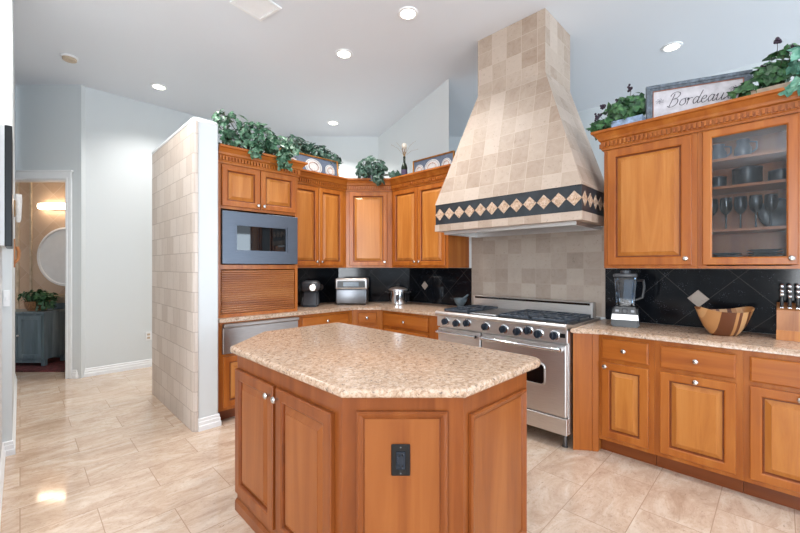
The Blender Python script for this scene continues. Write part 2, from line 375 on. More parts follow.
# kitchen partition walls, open above
bm = BM()
box(bm, XB, XB+.14, -1.2, 1.02, 0, PW); box(bm, XB, XB+.14, 1.02, 2.47, 0, 1.7); box(bm, XB, XB+.14, 2.47, 3.42, 0, PW)
struct('wall_range', bm, 'wall')
struct('wall_oven', box(BM(), 1.21, 2.94, YA, YA+.12, 0, PW), 'wall')
struct('wall_corner', prism(BM(), [(2.94, YA), (XB, 3.42), (XB+.14, 3.42), (XB+.14, YA+.12), (2.94, YA+.12)], 0, PW), 'wall')
bm = BM(); prism(bm, [(XB, 2.78), (XB+.12, 2.90), (4.47, 4.75), (4.35, 4.87)], PW, CEIL); prism(bm, [(3.755, 3.2), (3.87, 3.2), (4.47, 4.75), (4.35, 4.87)], 0, PW)
struct('wall_column', bm, 'wall')
# tiled partition
pt = struct('wall_tiled', prism(BM(), [(1.03, 3.425), (1.2, 3.42), (1.21, 3.43), (1.21, 4.79), (1.025, 4.79)], 0, 2.585), 'wall')
bm = BM()
prof = []
R_ = .035
pts = [(1.01, 4.80)]+[(1.01+R_-R_*math.cos(a), 3.42+R_-R_*math.sin(a)-.004) for a in [i*PI/2/6 for i in range(7)]]+[(1.05, 3.425), (1.03, 3.45), (1.03, 4.80)]
prism(bm, pts, 0, 2.575)
o = obj('tile_facing', bm, 'travwall', pt, True, label='beige travertine tile facing')
bm = BM()
capp = [(1.005, 4.80), (1.005, 3.44), (1.03, 3.412), (1.19, 3.412), (1.215, 3.44), (1.215, 4.80)]
prism(bm, capp, 2.575, 2.61, .015, 3); obj('wall_cap', bm, 'white', pt, True, label='rounded white top edge')
def skirting(name, path):
    bm = BM(); sweep(bm, path, [(0, 0), (.017, 0), (.017, .04), (.012, .046), (.012, .072), (.007, .078), (.007, .098), (0, .104)])
    o = obj(name, bm, 'white'); o['kind'] = 'structure'; return o
skirting('baseboard_partition', [(1.047, 3.42), (1.21, 3.42), (1.21, 3.47)])
skirting('baseboard_hall', [(.458, HW+.032), (.49, HW), (xd, HW), (XF, yd)])
# left wall with a step
struct('wall_left', box(BM(), -.4, -.09, 2.6, 3.96, 0, CEIL), 'wall')
struct('wall_passage', box(BM(), -.4, -.041, 3.96, 6.6, 0, CEIL), 'wall')
skirting('baseboard_left', [(-.09, 2.6), (-.09, 3.96), (-.041, 3.96), (-.041, 6.4)])
# door wall and powder room, in a frame turned 45 degrees
DW = bpy.data.objects.new('wall_door', None); COL.objects.link(DW); DW['kind'] = 'structure'
DW.location = (.49, HW, 0); DW.rotation_euler = (0, 0, -PI/4)
OX1, OX0, OZ = -.124, -.98, 2.44
bm = BM(); box(bm, OX1, .06, 0, .12, 0, CEIL); box(bm, OX0, OX1, 0, .12, OZ, CEIL); box(bm, -1.6, OX0, 0, .12, 0, CEIL)
obj('wall_panel', bm, 'wall', DW)
dr = bpy.data.objects.new('door_1', None); COL.objects.link(dr); dr['kind'] = 'structure'; dr.location = DW.location; dr.rotation_euler = DW.rotation_euler
cp = [(0, 0), (.075, 0), (.075, .012), (.06, .02), (.045, .016), (.02, .022), (.0, .016)]
bm = BM(); box(bm, OX1, OX1+.075, -.02, 0, 0, OZ+.075, .004); box(bm, OX1+.012, OX1+.03, -.026, -.02, 0, OZ+.02)
box(bm, OX0-.075, OX0, -.02, 0, 0, OZ+.075, .004); box(bm, OX0-.075, OX1+.075, -.022, 0, OZ, OZ+.09, .004); box(bm, OX0-.09, OX1+.09, -.035, 0, OZ+.09, OZ+.105, .003)
obj('door_casing', bm, 'white', dr)
bm = BM(); box(bm, OX1-.012, OX1, 0, .12, 0, OZ); box(bm, OX0, OX0+.012, 0, .12, 0, OZ); box(bm, OX0, OX1, 0, .12, OZ-.012, OZ)
obj('door_jamb', bm, 'white', dr)
BR = bpy.data.objects.new('wall_bathroom', None); COL.objects.link(BR); BR['kind'] = 'structure'; BR.location = DW.location; BR.rotation_euler = DW.rotation_euler
obj('tiled_wall', box(BM(), -3.0, .0, 1.55, 1.65, 0, 2.8), 'bathtile', BR)
obj('side_wall', box(BM(), -.02, .06, .12, 1.55, 0, 2.8), 'bathtile', BR)
obj('side_wall', box(BM(), -3.0, -2.9, .12, 1.55, 0, 2.8), 'bathtile', BR)
obj('bathroom_ceiling', box(BM(), -3.0, .06, .12, 1.65, 2.8, 2.86), 'wall', BR)
bm = BM(); box(bm, -2.29, -2.25, 1.53, 1.55, 0, 2.8); box(bm, -2.07, -2.04, 1.53, 1.55, 0, 2.8); obj('tile_trim', bm, 'beige', BR)

# ------------------------------------------------------------------ cabinet builder
KNOB = None
def knob_at(parent, x, z, y):
    bm = BM(); lathe(bm, [(.006, 0), (.006, -.010), (.008, -.012), (.0155, -.018), (.0165, -.024), (.012, -.030), (.003, -.032)], (x, y, z), 14, 'y')
    return obj('knob', bm, 'nickel', parent, True)
DT = .021
def door(parent, x0, x1, z0, z1, knob=None, y=0, fw=.058, name='door', mats=('wood', 'panel')):
    bm = BM()
    R = rings_rect(bm, x0, x1, z0, z1, [(0, y), (0, y-DT+.004), (.004, y-DT), (fw-.012, y-DT), (fw-.006, y-DT+.003), (fw-.002, y-DT+.009), (fw, y-DT+.017), (fw, y)])
    d = obj(name, bm, mats[0], parent)
    bm = BM(); i = fw
    R = rings_rect(bm, x0, x1, z0, z1, [(i, y-.001), (i, y-DT+.017), (i+.005, y-DT+.017), (i+.032, y-DT+.004), (i+.033, y-DT+.001), (i+.036, y-DT+.001)])
    bm.faces.new(R[-1]); bm.faces.new(R[0][::-1])
    obj('panel', bm, mats[1], d)
    for q in (d, d.children[0]):
        q.data.materials.append(M['groove'])
        for p in q.data.polygons:
            c = p.center; ins = min(c.x-x0, x1-c.x, c.z-z0, z1-c.z)
            if fw-.005 < ins < fw+.0045: p.material_index = 1
    if knob: knob_at(d, knob[0], knob[1], y-DT)
    return d
def drawer(parent, x0, x1, z0, z1, y=0, knob=True):
    bm = BM()
    R = rings_rect(bm, x0, x1, z0, z1, [(0, y), (0, y-DT+.007), (.003, y-DT+.004), (.009, y-DT)])
    bm.faces.new(R[-1]); bm.faces.new(R[0][::-1])
    d = obj('drawer', bm, 'wood_h', parent)
    if knob: knob_at(d, (x0+x1)/2, (z0+z1)/2, y-DT)
    return d
CT0, CT1 = .878, .914
def base_body(parent, w, dep, toe=.06):
    obj('body', box(BM(), 0.0003, w-.0003, 0, dep-.005, .1, CT0-.002), 'wood', parent)
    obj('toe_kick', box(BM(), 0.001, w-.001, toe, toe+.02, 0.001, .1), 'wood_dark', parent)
R90, R45 = -PI/2, -PI/4

# right base run (front faces the aisle)
FX = 3.03
dep = XB-FX
def rb(label, ya, yb): # ya > yb
    t = thing('base_cabinet', label, 'cabinet', (FX, ya, 0), R90); base_body(t, ya-yb, dep); return t
t = rb('narrow base cabinet just right of the range, one drawer over one door', .95, .60)
drawer(t, .025, .318, .700, .845); door(t, .025, .318, .13, .672, (.05, .645))
t = rb('wide base cabinet under the wooden bowl, door knob centred on its top rail', .60, .155)
drawer(t, .034, .414, .700, .845); door(t, .034, .414, .13, .672, (.224, .642))
t = rb('base cabinet under the knife block at the right photo edge', .155, -.36)
drawer(t, .03, .485, .700, .845); door(t, .03, .485, .13, .672, (.215+.02, .642))
t = thing('end_cabinet', 'angled plain wooden end panel beside the right side of the range', 'cabinet')
pts = [(2.925, 1.095), (3.03, .952), (XB-.005, .952), (XB-.005, 1.095)]
obj('body', prism(BM(), pts, 0.001, CT0-.002), 'wood', t)
bm = BM(); d = Vector((.105, -.143)).normalized()
a = Vector((2.925, 1.095)); b = Vector((3.03, .952)); nn = Vector((d.y, -d.x))
for u0, u1 in ((0, .012), (.135, .177)):
    p = a+d*u0; q = a+d*u1; prism(bm, [p+nn*.006, q+nn*.006, q, p], 0.001, CT0-.002)
obj('edge_strip', bm, 'wood', t)
# left base run
FY = 3.465; FX2 = 2.935
t = thing('base_cabinet', 'base cabinet under the microwave tower with doors below the warming drawer', 'cabinet', (1.222, FY, 0), 0)
w_ = .788
base_body(t, w_, YA-FY)
door(t, .04, .39, .13, .575, (.365, .55)); door(t, .398, .748, .13, .575, (.423, .55))
wd = thing('warming_drawer', 'stainless steel warming drawer under the worktop below the microwave', 'warming drawer', (1.222, FY, 0))
bm = BM(); box(bm, .03, .76, -.032, -.001, .60, .83, .004); obj('drawer_front', bm, 'steel_drawer', wd)
bm = BM(); box(bm, .03, .76, -.06, -.001, .832, .865, .008, 2); obj('pull_lip', bm, 'steel_drawer', wd)
t = thing('base_cabinet', 'base cabinet under the black ball appliance, left of the diagonal corner drawer', 'cabinet', (2.012, FY, 0), 0)
w_ = 2.69-2.012
base_body(t, w_, YA-FY)
drawer(t, .03, w_-.06, .725, .845); door(t, .03, .3, .13, .69, (.275, .665)); door(t, .306, w_-.06, .13, .69, (.33, .665))
# diagonal corner
t = thing('base_cabinet', 'narrow diagonal corner base cabinet with a tiny drawer', 'cabinet', (2.69, FY, 0), R45)
L = (2.935-2.69)*math.sqrt(2)
bm = BM(); box(bm, .001, L-.001, 0, .4, .1, CT0-.002); obj('body', bm, 'wood', t)
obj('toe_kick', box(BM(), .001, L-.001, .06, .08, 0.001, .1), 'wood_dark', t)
drawer(t, .07, .28, .725, .845); door(t, .05, .3, .13, .69, (.08, .66), fw=.05)
t = thing('base_cabinet', 'base cabinet under the steam cooker pot, left of the range', 'cabinet', (FX2, 3.22, 0), R90)
base_body(t, 3.22-2.365, XB-FX2)
drawer(t, .04, .70, .70, .845); drawer(t, .04, .70, .42, .67); drawer(t, .04, .70, .13, .39)

# ------------------------------------------------------------------ worktops
bm = BM(); prism(bm, [(1.222, 3.43), (2.675, 3.43), (2.9, 3.205), (2.9, 2.355), (XB-.002, 2.355), (XB-.002, 3.418), (2.938, YA-.002), (1.222, YA-.002)], CT0, CT1, .012, 3)
tag(obj('worktop', bm, 'granite', None, True), 'long beige granite worktop running around the corner left of the range', 'worktop')
bm = BM(); prism(bm, [(2.87, 1.092), (2.885, 1.06), (2.985, .925), (3.0, .88), (3.0, -.6), (XB-.002, -.6), (XB-.002, 1.092)], CT0, CT1, .012, 3)
tag(obj('worktop', bm, 'granite', None, True), 'beige granite worktop carrying the blender, wooden bowl and knife block', 'worktop')

# ------------------------------------------------------------------ backsplashes
def splash(label, a, b, z0, z1, mat, acc=(), name='backsplash'):
    a = Vector(a); b = Vector(b); L = (b-a).length; d = (b-a).normalized(); rz = math.atan2(d.y, d.x)
    t = thing(name, label, 'backsplash', (a.x, a.y, 0), rz)
    obj('tiles', box(BM(), 0, L, -.012, -.001, z0, z1), mat, t)
    for x, z, s in acc:
        bm = BM(); hull(bm, [(x-s, -.013, z), (x, -.013, z-s), (x+s, -.013, z), (x, -.013, z+s)], [(x-s+.002, -.017, z), (x, -.017, z-s+.002), (x+s-.002, -.017, z), (x, -.017, z+s-.002)])
        obj('accent_tile', bm, 'travgrey', t, label='pale stone diamond accent tile')
    return t
splash('black granite backsplash behind the blender and wooden bowl', (XB, 1.07), (XB, -.6), CT1+.001, 1.352, 'black_tile', [(1.07-Yon(698.5, XB), 1.37-(299-267)*(XB*1.4142/(1+298.5/F))/F, .066)])
splash('black granite backsplash behind the mortar, left of the range', (XB, 3.42), (XB, 2.452), CT1+.001, 1.352, 'black_tile', [(3.42-Yon(425.5, XB), 1.37-(286-267)*(XB*1.4142/(1+25.5/F))/F, .055)])
splash('black granite backsplash across the diagonal corner behind the steel appliances', (2.94, YA), (XB, 3.42), CT1+.001, 1.352, 'black_tile')
splash('black granite backsplash beside the wooden tambour cabinet', (2.02, YA), (2.935, YA), CT1+.001, 1.352, 'black_tile')
splash('square grey-beige travertine tile backsplash behind the range under the hood', (XB, 2.45), (XB, 1.072), .93, 1.718, 'travgrey')

# ------------------------------------------------------------------ wall cabinets
UB, UT = 1.356, 2.40; D0, D1 = 1.381, 2.275
UX = 3.27
def upper_body(t, w, dep, z0=UB, z1=UT): obj('body', box(BM(), .0003, w-.0003, 0, dep, z0, z1), 'wood', t)
t = thing('wall_cabinet', 'solid-door wall cabinet right of the hood above the blender', 'cabinet', (UX, .985, 0), R90)
upper_body(t, .985-.40, XB-UX-.002); door(t, .028, .556, D0, D1, (.525, 1.425), fw=.065)
# glass cabinet: hollow
GY0, GY1 = .40, -.10
gw = GY0-GY1; gd = XB-UX-.002
t = thing('glass_cabinet', 'glass-door wall cabinet with glasses and pots on wooden shelves', 'cabinet', (UX, GY0, 0), R90)
bm = BM(); th = .018
box(bm, .001, th, 0, gd, UB, UT); box(bm, gw-th, gw-.001, 0, gd, UB, UT); box(bm, th, gw-th, gd-.01, gd, UB, UT)
box(bm, th, gw-th, 0, gd-.01, UB, UB+th); box(bm, th, gw-th, 0, gd-.01, UT-.13, UT); box(bm, th, .05, 0, .018, UB+th, UT-.13); box(bm, gw-.05, gw-th, 0, .018, UB+th, UT-.13)
obj('body', bm, 'wood', t)
SH = [1.62, 1.905, 2.09]
for z in SH: obj('shelf', box(BM(), th, gw-th, .03, gd-.011, z-.018, z), 'wood_h', t)
bm = BM(); fw = .05; rings_rect(bm, .03, gw-.022, D0, D1, [(0, 0), (0, -DT+.004), (.004, -DT), (fw-.008, -DT), (fw, -DT+.008), (fw, 0)])
R = None
gdoor = obj('door', bm, 'wood', t)
obj('glass_pane', box(BM(), .03+fw-.004, gw-.022-fw+.004, -.010, -.006, D0+fw-.004, D1-fw+.004), 'door_glass', gdoor, label='clear glass pane')
knob_at(gdoor, gw-.05, 1.42, -DT)
t = thing('wall_cabinet', 'sliver of a wooden wall cabinet right of the glass-door cabinet', 'cabinet', (UX, GY1-.001, 0), R90)
upper_body(t, .45, gd); door(t, .022, .42, D0, D1, (.06, 1.43))
# left side uppers
AY = 3.75
t = thing('wall_cabinet', 'two-door wall cabinet between the microwave tower and the corner cabinet', 'cabinet', (2.012, AY, 0), 0)
w_ = 2.815-2.012; upper_body(t, w_, YA-AY-.002); door(t, .01, .405, D0, D1, (.375, 1.425), fw=.055); door(t, .411, w_-.055, D0, D1, (.441, 1.425), fw=.055)
UX2 = 3.215
t = thing('wall_cabinet', 'diagonal single-door wall cabinet in the corner under the small ivy pot', 'cabinet', (2.817, AY, 0), R45)
L = (UX2-2.817)*math.sqrt(2)
bm = BM(); k = .70710678
def loc45(X, Y): dx, dy = X-2.817, Y-AY; return ((dx-dy)*k, (dx+dy)*k)
prism(bm, [loc45(*p) for p in ((2.818, AY), (UX2, AY-(UX2-2.818)), (XB-.003, AY-(UX2-2.818)), (XB-.003, 3.42), (2.94, YA-.003), (2.818, YA-.003))], UB, UT)
obj('body', bm, 'wood', t)
door(t, .045, L-.06, D0, D1, (L-.088, 1.425), fw=.055)
BY0 = AY-(UX2-2.817)-.001
t = thing('wall_cabinet', 'two-door wall cabinet left of the stone hood', 'cabinet', (UX2, BY0, 0), R90)
w_ = BY0-2.49; upper_body(t, w_, XB-UX2-.002); door(t, .03, .43, D0, D1, (.40, 1.425), fw=.055); door(t, .436, w_-.03, D0, D1, (.466, 1.425), fw=.055)
# microwave tower
TY = 3.49; TX0, TX1 = 1.222, 2.008
tw = thing('oven_tower', 'tall wooden tower cabinet with a tambour door, housing the microwave', 'cabinet', (TX0, TY, 0), 0)
w_ = TX1-TX0
bm = BM(); td = YA-TY-.003
box(bm, .001, .03, 0, td, CT1+.001, UT); box(bm, w_-.03, w_-.001, 0, td, CT1+.001, UT); box(bm, .03, w_-.03, .0, td, 1.885, UT); box(bm, .03, w_-.03, 0, td, 1.345, 1.385)
box(bm, .03, w_-.03, td-.02, td, CT1+.001, 1.885); box(bm, .03, w_-.03, 0, .03, CT1+.001, .945)
obj('body', bm, 'wood', tw)
door(tw, .035, .383, 1.91, D1, (.358, 1.94), fw=.055); door(tw, .391, w_-.03, 1.91, D1, (.416, 1.94), fw=.055)
bm = BM(); zz = .947
while zz < 1.335: box(bm, .034, w_-.034, .002, .02, zz, zz+.0195, .005); zz += .0205
td_ = obj('tambour_door', bm, 'tambour', tw)
mw = thing('microwave', 'built-in microwave with steel frame and dark glass door', 'microwave', (TX0, TY, 0), 0)
bm = BM(); rings_rect(bm, .034, w_-.012, 1.392, 1.868, [(0, .02), (0, -.022), (.004, -.026), (.112, -.026), (.114, -.010), (.114, .02)]); obj('frame', bm, 'steel_micro', mw)
bm = BM(); rings_rect(bm, .146, w_-.124, 1.50, 1.76, [(0, .015), (0, -.020), (.003, -.022), (.018, -.022), (.018, -.004)]); obj('door', bm, 'steel_micro', mw)
dd = mw.children[-1]
obj('glass_window', box(BM(), .166, w_-.144, -.010, -.004, 1.516, 1.744), 'blackglass', dd)
obj('cavity', box(BM(), .16, w_-.14, .02, .4, 1.5, 1.76), 'black', mw)

# crown mouldings
CP = [(0, 2.285), (.012, 2.285), (.012, 2.300), (.018, 2.304), (.018, 2.352), (.030, 2.360), (.036, 2.378), (.058, 2.408), (.074, 2.414), (.074, 2.432), (0, 2.432)]
def crown(label, path):
    t = thing('crown_moulding', label, 'crown moulding')
    obj('cornice', sweep(BM(), path, CP), 'wood_h', t)
    bm = BM()
    for a, b in zip(path, path[1:]):
        a = Vector(a); b = Vector(b); d = (b-a); L = d.length; d.normalize(); nn = Vector((d.y, -d.x)); n = int(L/.028)
        for i in range(n):
            p = a+d*(L*(i+.24)/n); q = a+d*(L*(i+.76)/n)
            prism(bm, [p+nn*.0185, p+nn*.036, q+nn*.036, q+nn*.0185], 2.310, 2.344)
    obj('dentil_strip', bm, 'wood', t, label='row of small wooden dentil blocks'); return t
e = .001
crown('crown moulding with dentils on top of the microwave tower under the trailing ivy', [(TX0, TY-e), (TX1+e, TY-e), (TX1+e, AY-.09)])
crown('crown moulding with dentils turning the corner left of the hood', [(2.10, AY-e), (2.817, AY-e), (UX2-e, BY0), (UX2-e, 2.489), (XB, 2.489)])
crown('crown moulding with dentils under the lettered sign, right of the hood', [(XB, .986), (UX-e, .986), (UX-e, -.56)])

# ------------------------------------------------------------------ island
isl = thing('kitchen_island', 'angled wooden kitchen island with speckled granite top in the foreground', 'kitchen island')
ip = [(.843, 1.152), (1.171, .824), (1.78, .824), (1.82, .837), (1.843, .863), (1.853, .90), (1.853, 2.53), (1.82, 2.57), (1.21, 2.57), (.853, 2.23), (.843, 2.2)]
obj('countertop', prism(BM(), ip, CT1-.036, CT1, .013, 3), 'granite', isl, True, label='speckled beige granite top')
IX = .868
bp = [(IX, 1.177), (1.192, .853), (1.705, .853), (1.705, 2.53), (1.23, 2.53), (IX, 2.168)]
bp = [(IX, 2.047-IX), (2.047-.853, .853), (1.705, .853), (1.705, 2.52), (1.222, 2.52), (IX, 2.166)]
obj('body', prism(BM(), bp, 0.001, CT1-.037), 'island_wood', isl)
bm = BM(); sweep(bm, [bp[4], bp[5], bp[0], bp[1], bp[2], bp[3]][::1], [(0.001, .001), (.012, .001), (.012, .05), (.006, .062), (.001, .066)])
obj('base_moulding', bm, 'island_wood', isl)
def sub(name, x, y, rz):
    o = bpy.data.objects.new(name, None); COL.objects.link(o); o.parent = isl; o.location = (x, y, 0); o.rotation_euler = (0, 0, rz); return o
# left face: two doors (local frame folded straight into each door mesh)
def on_face(o, x, y, rz): o.location = (x, y, 0); o.rotation_euler = (0, 0, rz)
Lw = bp[5][1]-bp[0][1]
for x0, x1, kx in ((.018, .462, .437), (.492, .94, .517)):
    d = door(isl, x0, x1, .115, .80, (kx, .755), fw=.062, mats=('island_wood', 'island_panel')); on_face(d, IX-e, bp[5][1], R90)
# front chamfer: framed panel with moulding + outlet
FL = (Vector(bp[1])-Vector(bp[0])).length
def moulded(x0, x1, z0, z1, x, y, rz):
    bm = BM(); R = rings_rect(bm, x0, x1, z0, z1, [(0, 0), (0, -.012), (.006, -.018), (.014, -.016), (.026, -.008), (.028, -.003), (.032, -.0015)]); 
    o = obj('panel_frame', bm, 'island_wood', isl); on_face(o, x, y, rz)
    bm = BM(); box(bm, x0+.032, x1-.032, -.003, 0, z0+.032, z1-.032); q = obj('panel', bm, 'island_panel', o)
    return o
nrm = e*k
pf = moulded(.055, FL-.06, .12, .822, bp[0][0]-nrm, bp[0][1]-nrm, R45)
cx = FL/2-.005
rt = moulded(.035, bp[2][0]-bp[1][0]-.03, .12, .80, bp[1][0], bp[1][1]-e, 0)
ol = thing('outlet', 'black power outlet on the front panel of the island', 'outlet', (bp[0][0]-nrm*5, bp[0][1]-nrm*5, 0), R45)
oz = .637
bm = BM(); ox = FL/2-.008; box(bm, ox-.036, ox+.036, -.006, 0, oz-.06, oz+.06, .003); obj('cover_plate', bm, 'black', ol)
bm = BM(); box(bm, ox-.018, ox+.018, -.009, -.006, oz-.034, oz+.034, .002); obj('receptacle', bm, 'knob_black', ol)
bm = BM()
for dz in (-.02, .02):
    for dx in (-.006, .006): box(bm, ox+dx-.0012, ox+dx+.0012, -.0095, -.0088, oz+dz-.004, oz+dz+.004)
obj('slots', bm, 'blackglass', ol.children[-1])
bm = BM(); 
for dz in (-.049, .049): lathe(bm, [(.003, -.005), (.003, -.0075), (.001, -.008)], (ox, 0, oz+dz), 8, 'y')
obj('screws', bm, 'steel_dark', ol)

# ------------------------------------------------------------------ range cooker
RY0, RY1 = 2.340, 1.105; RX = 2.85; RW = RY0-RY1
rg = thing('range_cooker', 'wide stainless steel range with black knobs and two ovens', 'range', (RX, RY0, 0), R90)
bm = BM(); box(bm, .002, RW-.002, .04, .735, .115, .925); obj('body', bm, 'steel', rg)
bm = BM(); box(bm, .0, RW, -.005, .05, .80, .915, .004); obj('control_panel', bm, 'steel', rg)
bm = BM()
pr = [(.12, .925)]+[(-.012-.024*math.sin(a), .926+.0-.024+.024*math.cos(a)+.02) for a in [i*PI/8 for i in range(9)]]+[(.12, .898)]
A = [(0, y, z) for y, z in pr]; B = [(RW, y, z) for y, z in pr]; hull(bm, A, B); obj('front_rail', bm, 'steel', rg, True)
for px, dz in ((445, 0), (456, -.004), (466.5, .01), (485, 0), (503, -.002), (517, -.006), (527.5, .012), (538, -.004), (554, 0)):
    x = RY0-Yon(px, RX-.02); z = .852+dz
    bm = BM(); lathe(bm, [(.039, 0), (.039, -.007), (.033, -.010)], (x, -.005, z), 18, 'y'); b = obj('knob_bezel', bm, 'chrome', rg, True)
    bm = BM(); lathe(bm, [(.030, -.010), (.030, -.03), (.027, -.038), (.008, -.040)], (x, -.005, z), 16, 'y'); box(bm, x-.006, x+.006, -.056, -.03, z-.028, z+.028, .002)
    obj('knob', bm, 'knob_black', b, True)
bm = BM(); bx0 = RY0-Yon(582, RX); bx1 = RY0-Yon(590, RX); box(bm, RW-.055, RW-.015, -.008, -.004, .84, .872, .001); obj('badge', bm, 'black', rg)
split = RY0-Yon(481, RX)
for x0, x1 in ((.012, split-.006), (split+.006, RW-.012)):
    bm = BM(); box(bm, x0, x1, -.004, .04, .245, .785, .006); d = obj('oven_door', bm, 'steel', rg)
    ww = x1-x0; a0 = x0+ww*.22; a1 = x1-ww*.22
    bm = BM(); rc = .03; q = []
    for cx__, cz__, a0_ in ((a1-rc, .62-rc, 0), (a0+rc, .62-rc, 1), (a0+rc, .46+rc, 2), (a1-rc, .46+rc, 3)):
        for m_ in range(5): an = (a0_+m_/4)*PI/2; q.append((cx__+rc*math.cos(an), cz__+rc*math.sin(an)))
    hull(bm, [(u, -.0045, v) for u, v in q], [(u, -.009, v) for u, v in q]); obj('oven_window', bm, 'blackglass', d)
    bm = BM(); tube(bm, [(u, -.008, v) for u, v in q]+[(q[0][0], -.008, q[0][1])], .006, 6); obj('window_trim', bm, 'steel', d, True)
    bm = BM(); tube(bm, [(x0+.02, -.055, .755), (x1-.02, -.055, .755)], .013, 10)
    for xx in (x0+.035, x1-.035): box(bm, xx-.015, xx+.015, -.062, -.002, .740, .770, .003)
    obj('handle', bm, 'chrome', d, True)
bm = BM(); box(bm, .005, RW-.005, -.002, .04, .115, .238, .004); obj('kick_panel', bm, 'steel', rg)
for x, y in ((.05, .08), (RW-.05, .08), (.05, .66), (RW-.05, .66)):
    bm = BM(); lathe(bm, [(.022, 0.001), (.022, .008), (.016, .012), (.016, .114)], (x, y, 0), 12); obj('leg', bm, 'steel_dark', rg, True)
bm = BM(); box(bm, .01, RW-.01, .06, .598, .925, .932); obj('cooktop', bm, 'steel_dark', rg)
bm = BM(); box(bm, .005, RW-.02, .60, .66, .925, 1.062, .004); bg_ = obj('backguard', bm, 'steel', rg)
obj('vent_slot', box(BM(), .03, RW-.045, .5955, .5995, 1.035, 1.054), 'blackglass', bg_)
def grate(x0, x1, y0, y1):
    bm = BM(); z0, z1 = .945, .962; s = .011
    for x in (x0, (x0+x1)/2-s/2, x1-s): box(bm, x, x+s, y0, y1, z0, z1, .002)
    for y in (y0, (y0+y1)/2-s/2, y1-s): box(bm, x0, x1, y, y+s, z0, z1, .002)
    for x in (x0, x1-s):
        for y in (y0, y1-s): box(bm, x, x+s, y, y+s, .9325, z0+.002)
    xm, ym = (x0+x1)/2, (y0+y1)/2
    for dx in (-.07, .07): box(bm, xm+dx-s/2, xm+dx+s/2, ym-.07, ym+.07, z0, z1, .002)
    g = obj('grate', bm, 'iron', rg)
    bm = BM(); lathe(bm, [(.045, .9325), (.045, .940), (.03, .944), (.008, .945)], (xm-.06, ym, 0), 16); obj('burner', bm, 'iron', rg, True)
for x0, x1 in ((.03, .31), (.62, .905), (.915, 1.2)):
    grate(x0, x1, .07, .325); grate(x0, x1, .332, .59)
bm = BM(); box(bm, .325, .605, .07, .59, .932, .948, .006); obj('griddle', bm, 'steel_dark', rg)

# ------------------------------------------------------------------ hood
HX = 2.95; HY0, HY1 = 2.453, 1.038; HB = XB-.004
hd = thing('range_hood', 'tall tapered travertine range hood with a diamond band above the range', 'range hood')
bz0, bz1, bz2 = 1.72, 1.786, 1.984
def ringXY(x0, x1, y1, y0, z): return [(x0, y0, z), (x0, y1, z), (x1, y1, z), (x1, y0, z)]
# lower lip: hollow frame
def frame_box(bm, x0, x1, y0, y1, z0, z1, th):
    box(bm, x0, x0+th, y0, y1, z0, z1); box(bm, x0+th, x1, y0, y0+th, z0, z1); box(bm, x0+th, x1, y1-th, y1, z0, z1)
bm = BM(); frame_box(bm, HX, HB, HY1, HY0, bz0, bz1, .06); obj('lower_trim', bm, 'trav', hd, label='pale travertine lower edge')
bm = BM(); box(bm, HX+.005, HB, HY1+.005, HY0-.005, bz1, bz2); bd = obj('band', bm, 'slate', hd, label='black granite tile band')
n = 12; sp = (HY0-HY1)/n
def diamond(c, ax, s):
    bm = BM()
    def P(u, v, o): return (HX+.005-o, c[0]+u, c[1]+v) if ax == 'x' else (c[0]+u, HY1+.005-o, c[1]+v)
    hull(bm, [P(-s, 0, -.001), P(0, -s, -.001), P(s, 0, -.001), P(0, s, -.001)], [P(-s+.002, 0, .004), P(0, -s+.002, .004), P(s-.002, 0, .004), P(0, s-.002, .004)])
    obj('diamond_tile', bm, M['granite'], bd, label='beige granite diamond')
zc = (bz1+bz2)/2
for i in range(n): diamond((HY1+sp*(i+.5), zc), 'x', sp/2-.001)
for i in range(5): diamond((HX+.065+.118*i, zc), 'y', .056)
CX0, CX1, CY0, CY1, cz = 3.2, 3.75, 2.112, 1.43, 3.05
def ring4(x0, x1, y0, y1, z): return [(x0, y0, z), (x1, y0, z), (x1, y1, z), (x0, y1, z)]
bm = BM(); hull(bm, ring4(HX, HB, HY1, HY0, bz2), ring4(CX0, CX1, CY1, CY0, cz)); obj('canopy', bm, 'trav', hd)
bm = BM(); box(bm, CX0, CX1, CY1, CY0, cz, CEIL-.002); obj('chimney', bm, 'trav', hd)
bm = BM()
frame_box(bm, HX+.065, HB-.01, HY1+.065, HY0-.065, 1.69, 1.785, .012); box(bm, HB-.022, HB-.01, HY1+.065, HY0-.065, 1.69, 1.785)
box(bm, HX+.077, HB-.022, HY1+.077, HY0-.077, 1.77, 1.785); obj('liner', bm, 'steel', hd, label='stainless steel hood liner')
bm = BM()
for i in range(3):
    y0 = HY1+.1+i*.42; box(bm, HX+.12, HB-.06, y0, y0+.38, 1.755, 1.769, .004)
obj('baffle_filter', bm, 'steel_dark', hd.children[-1])

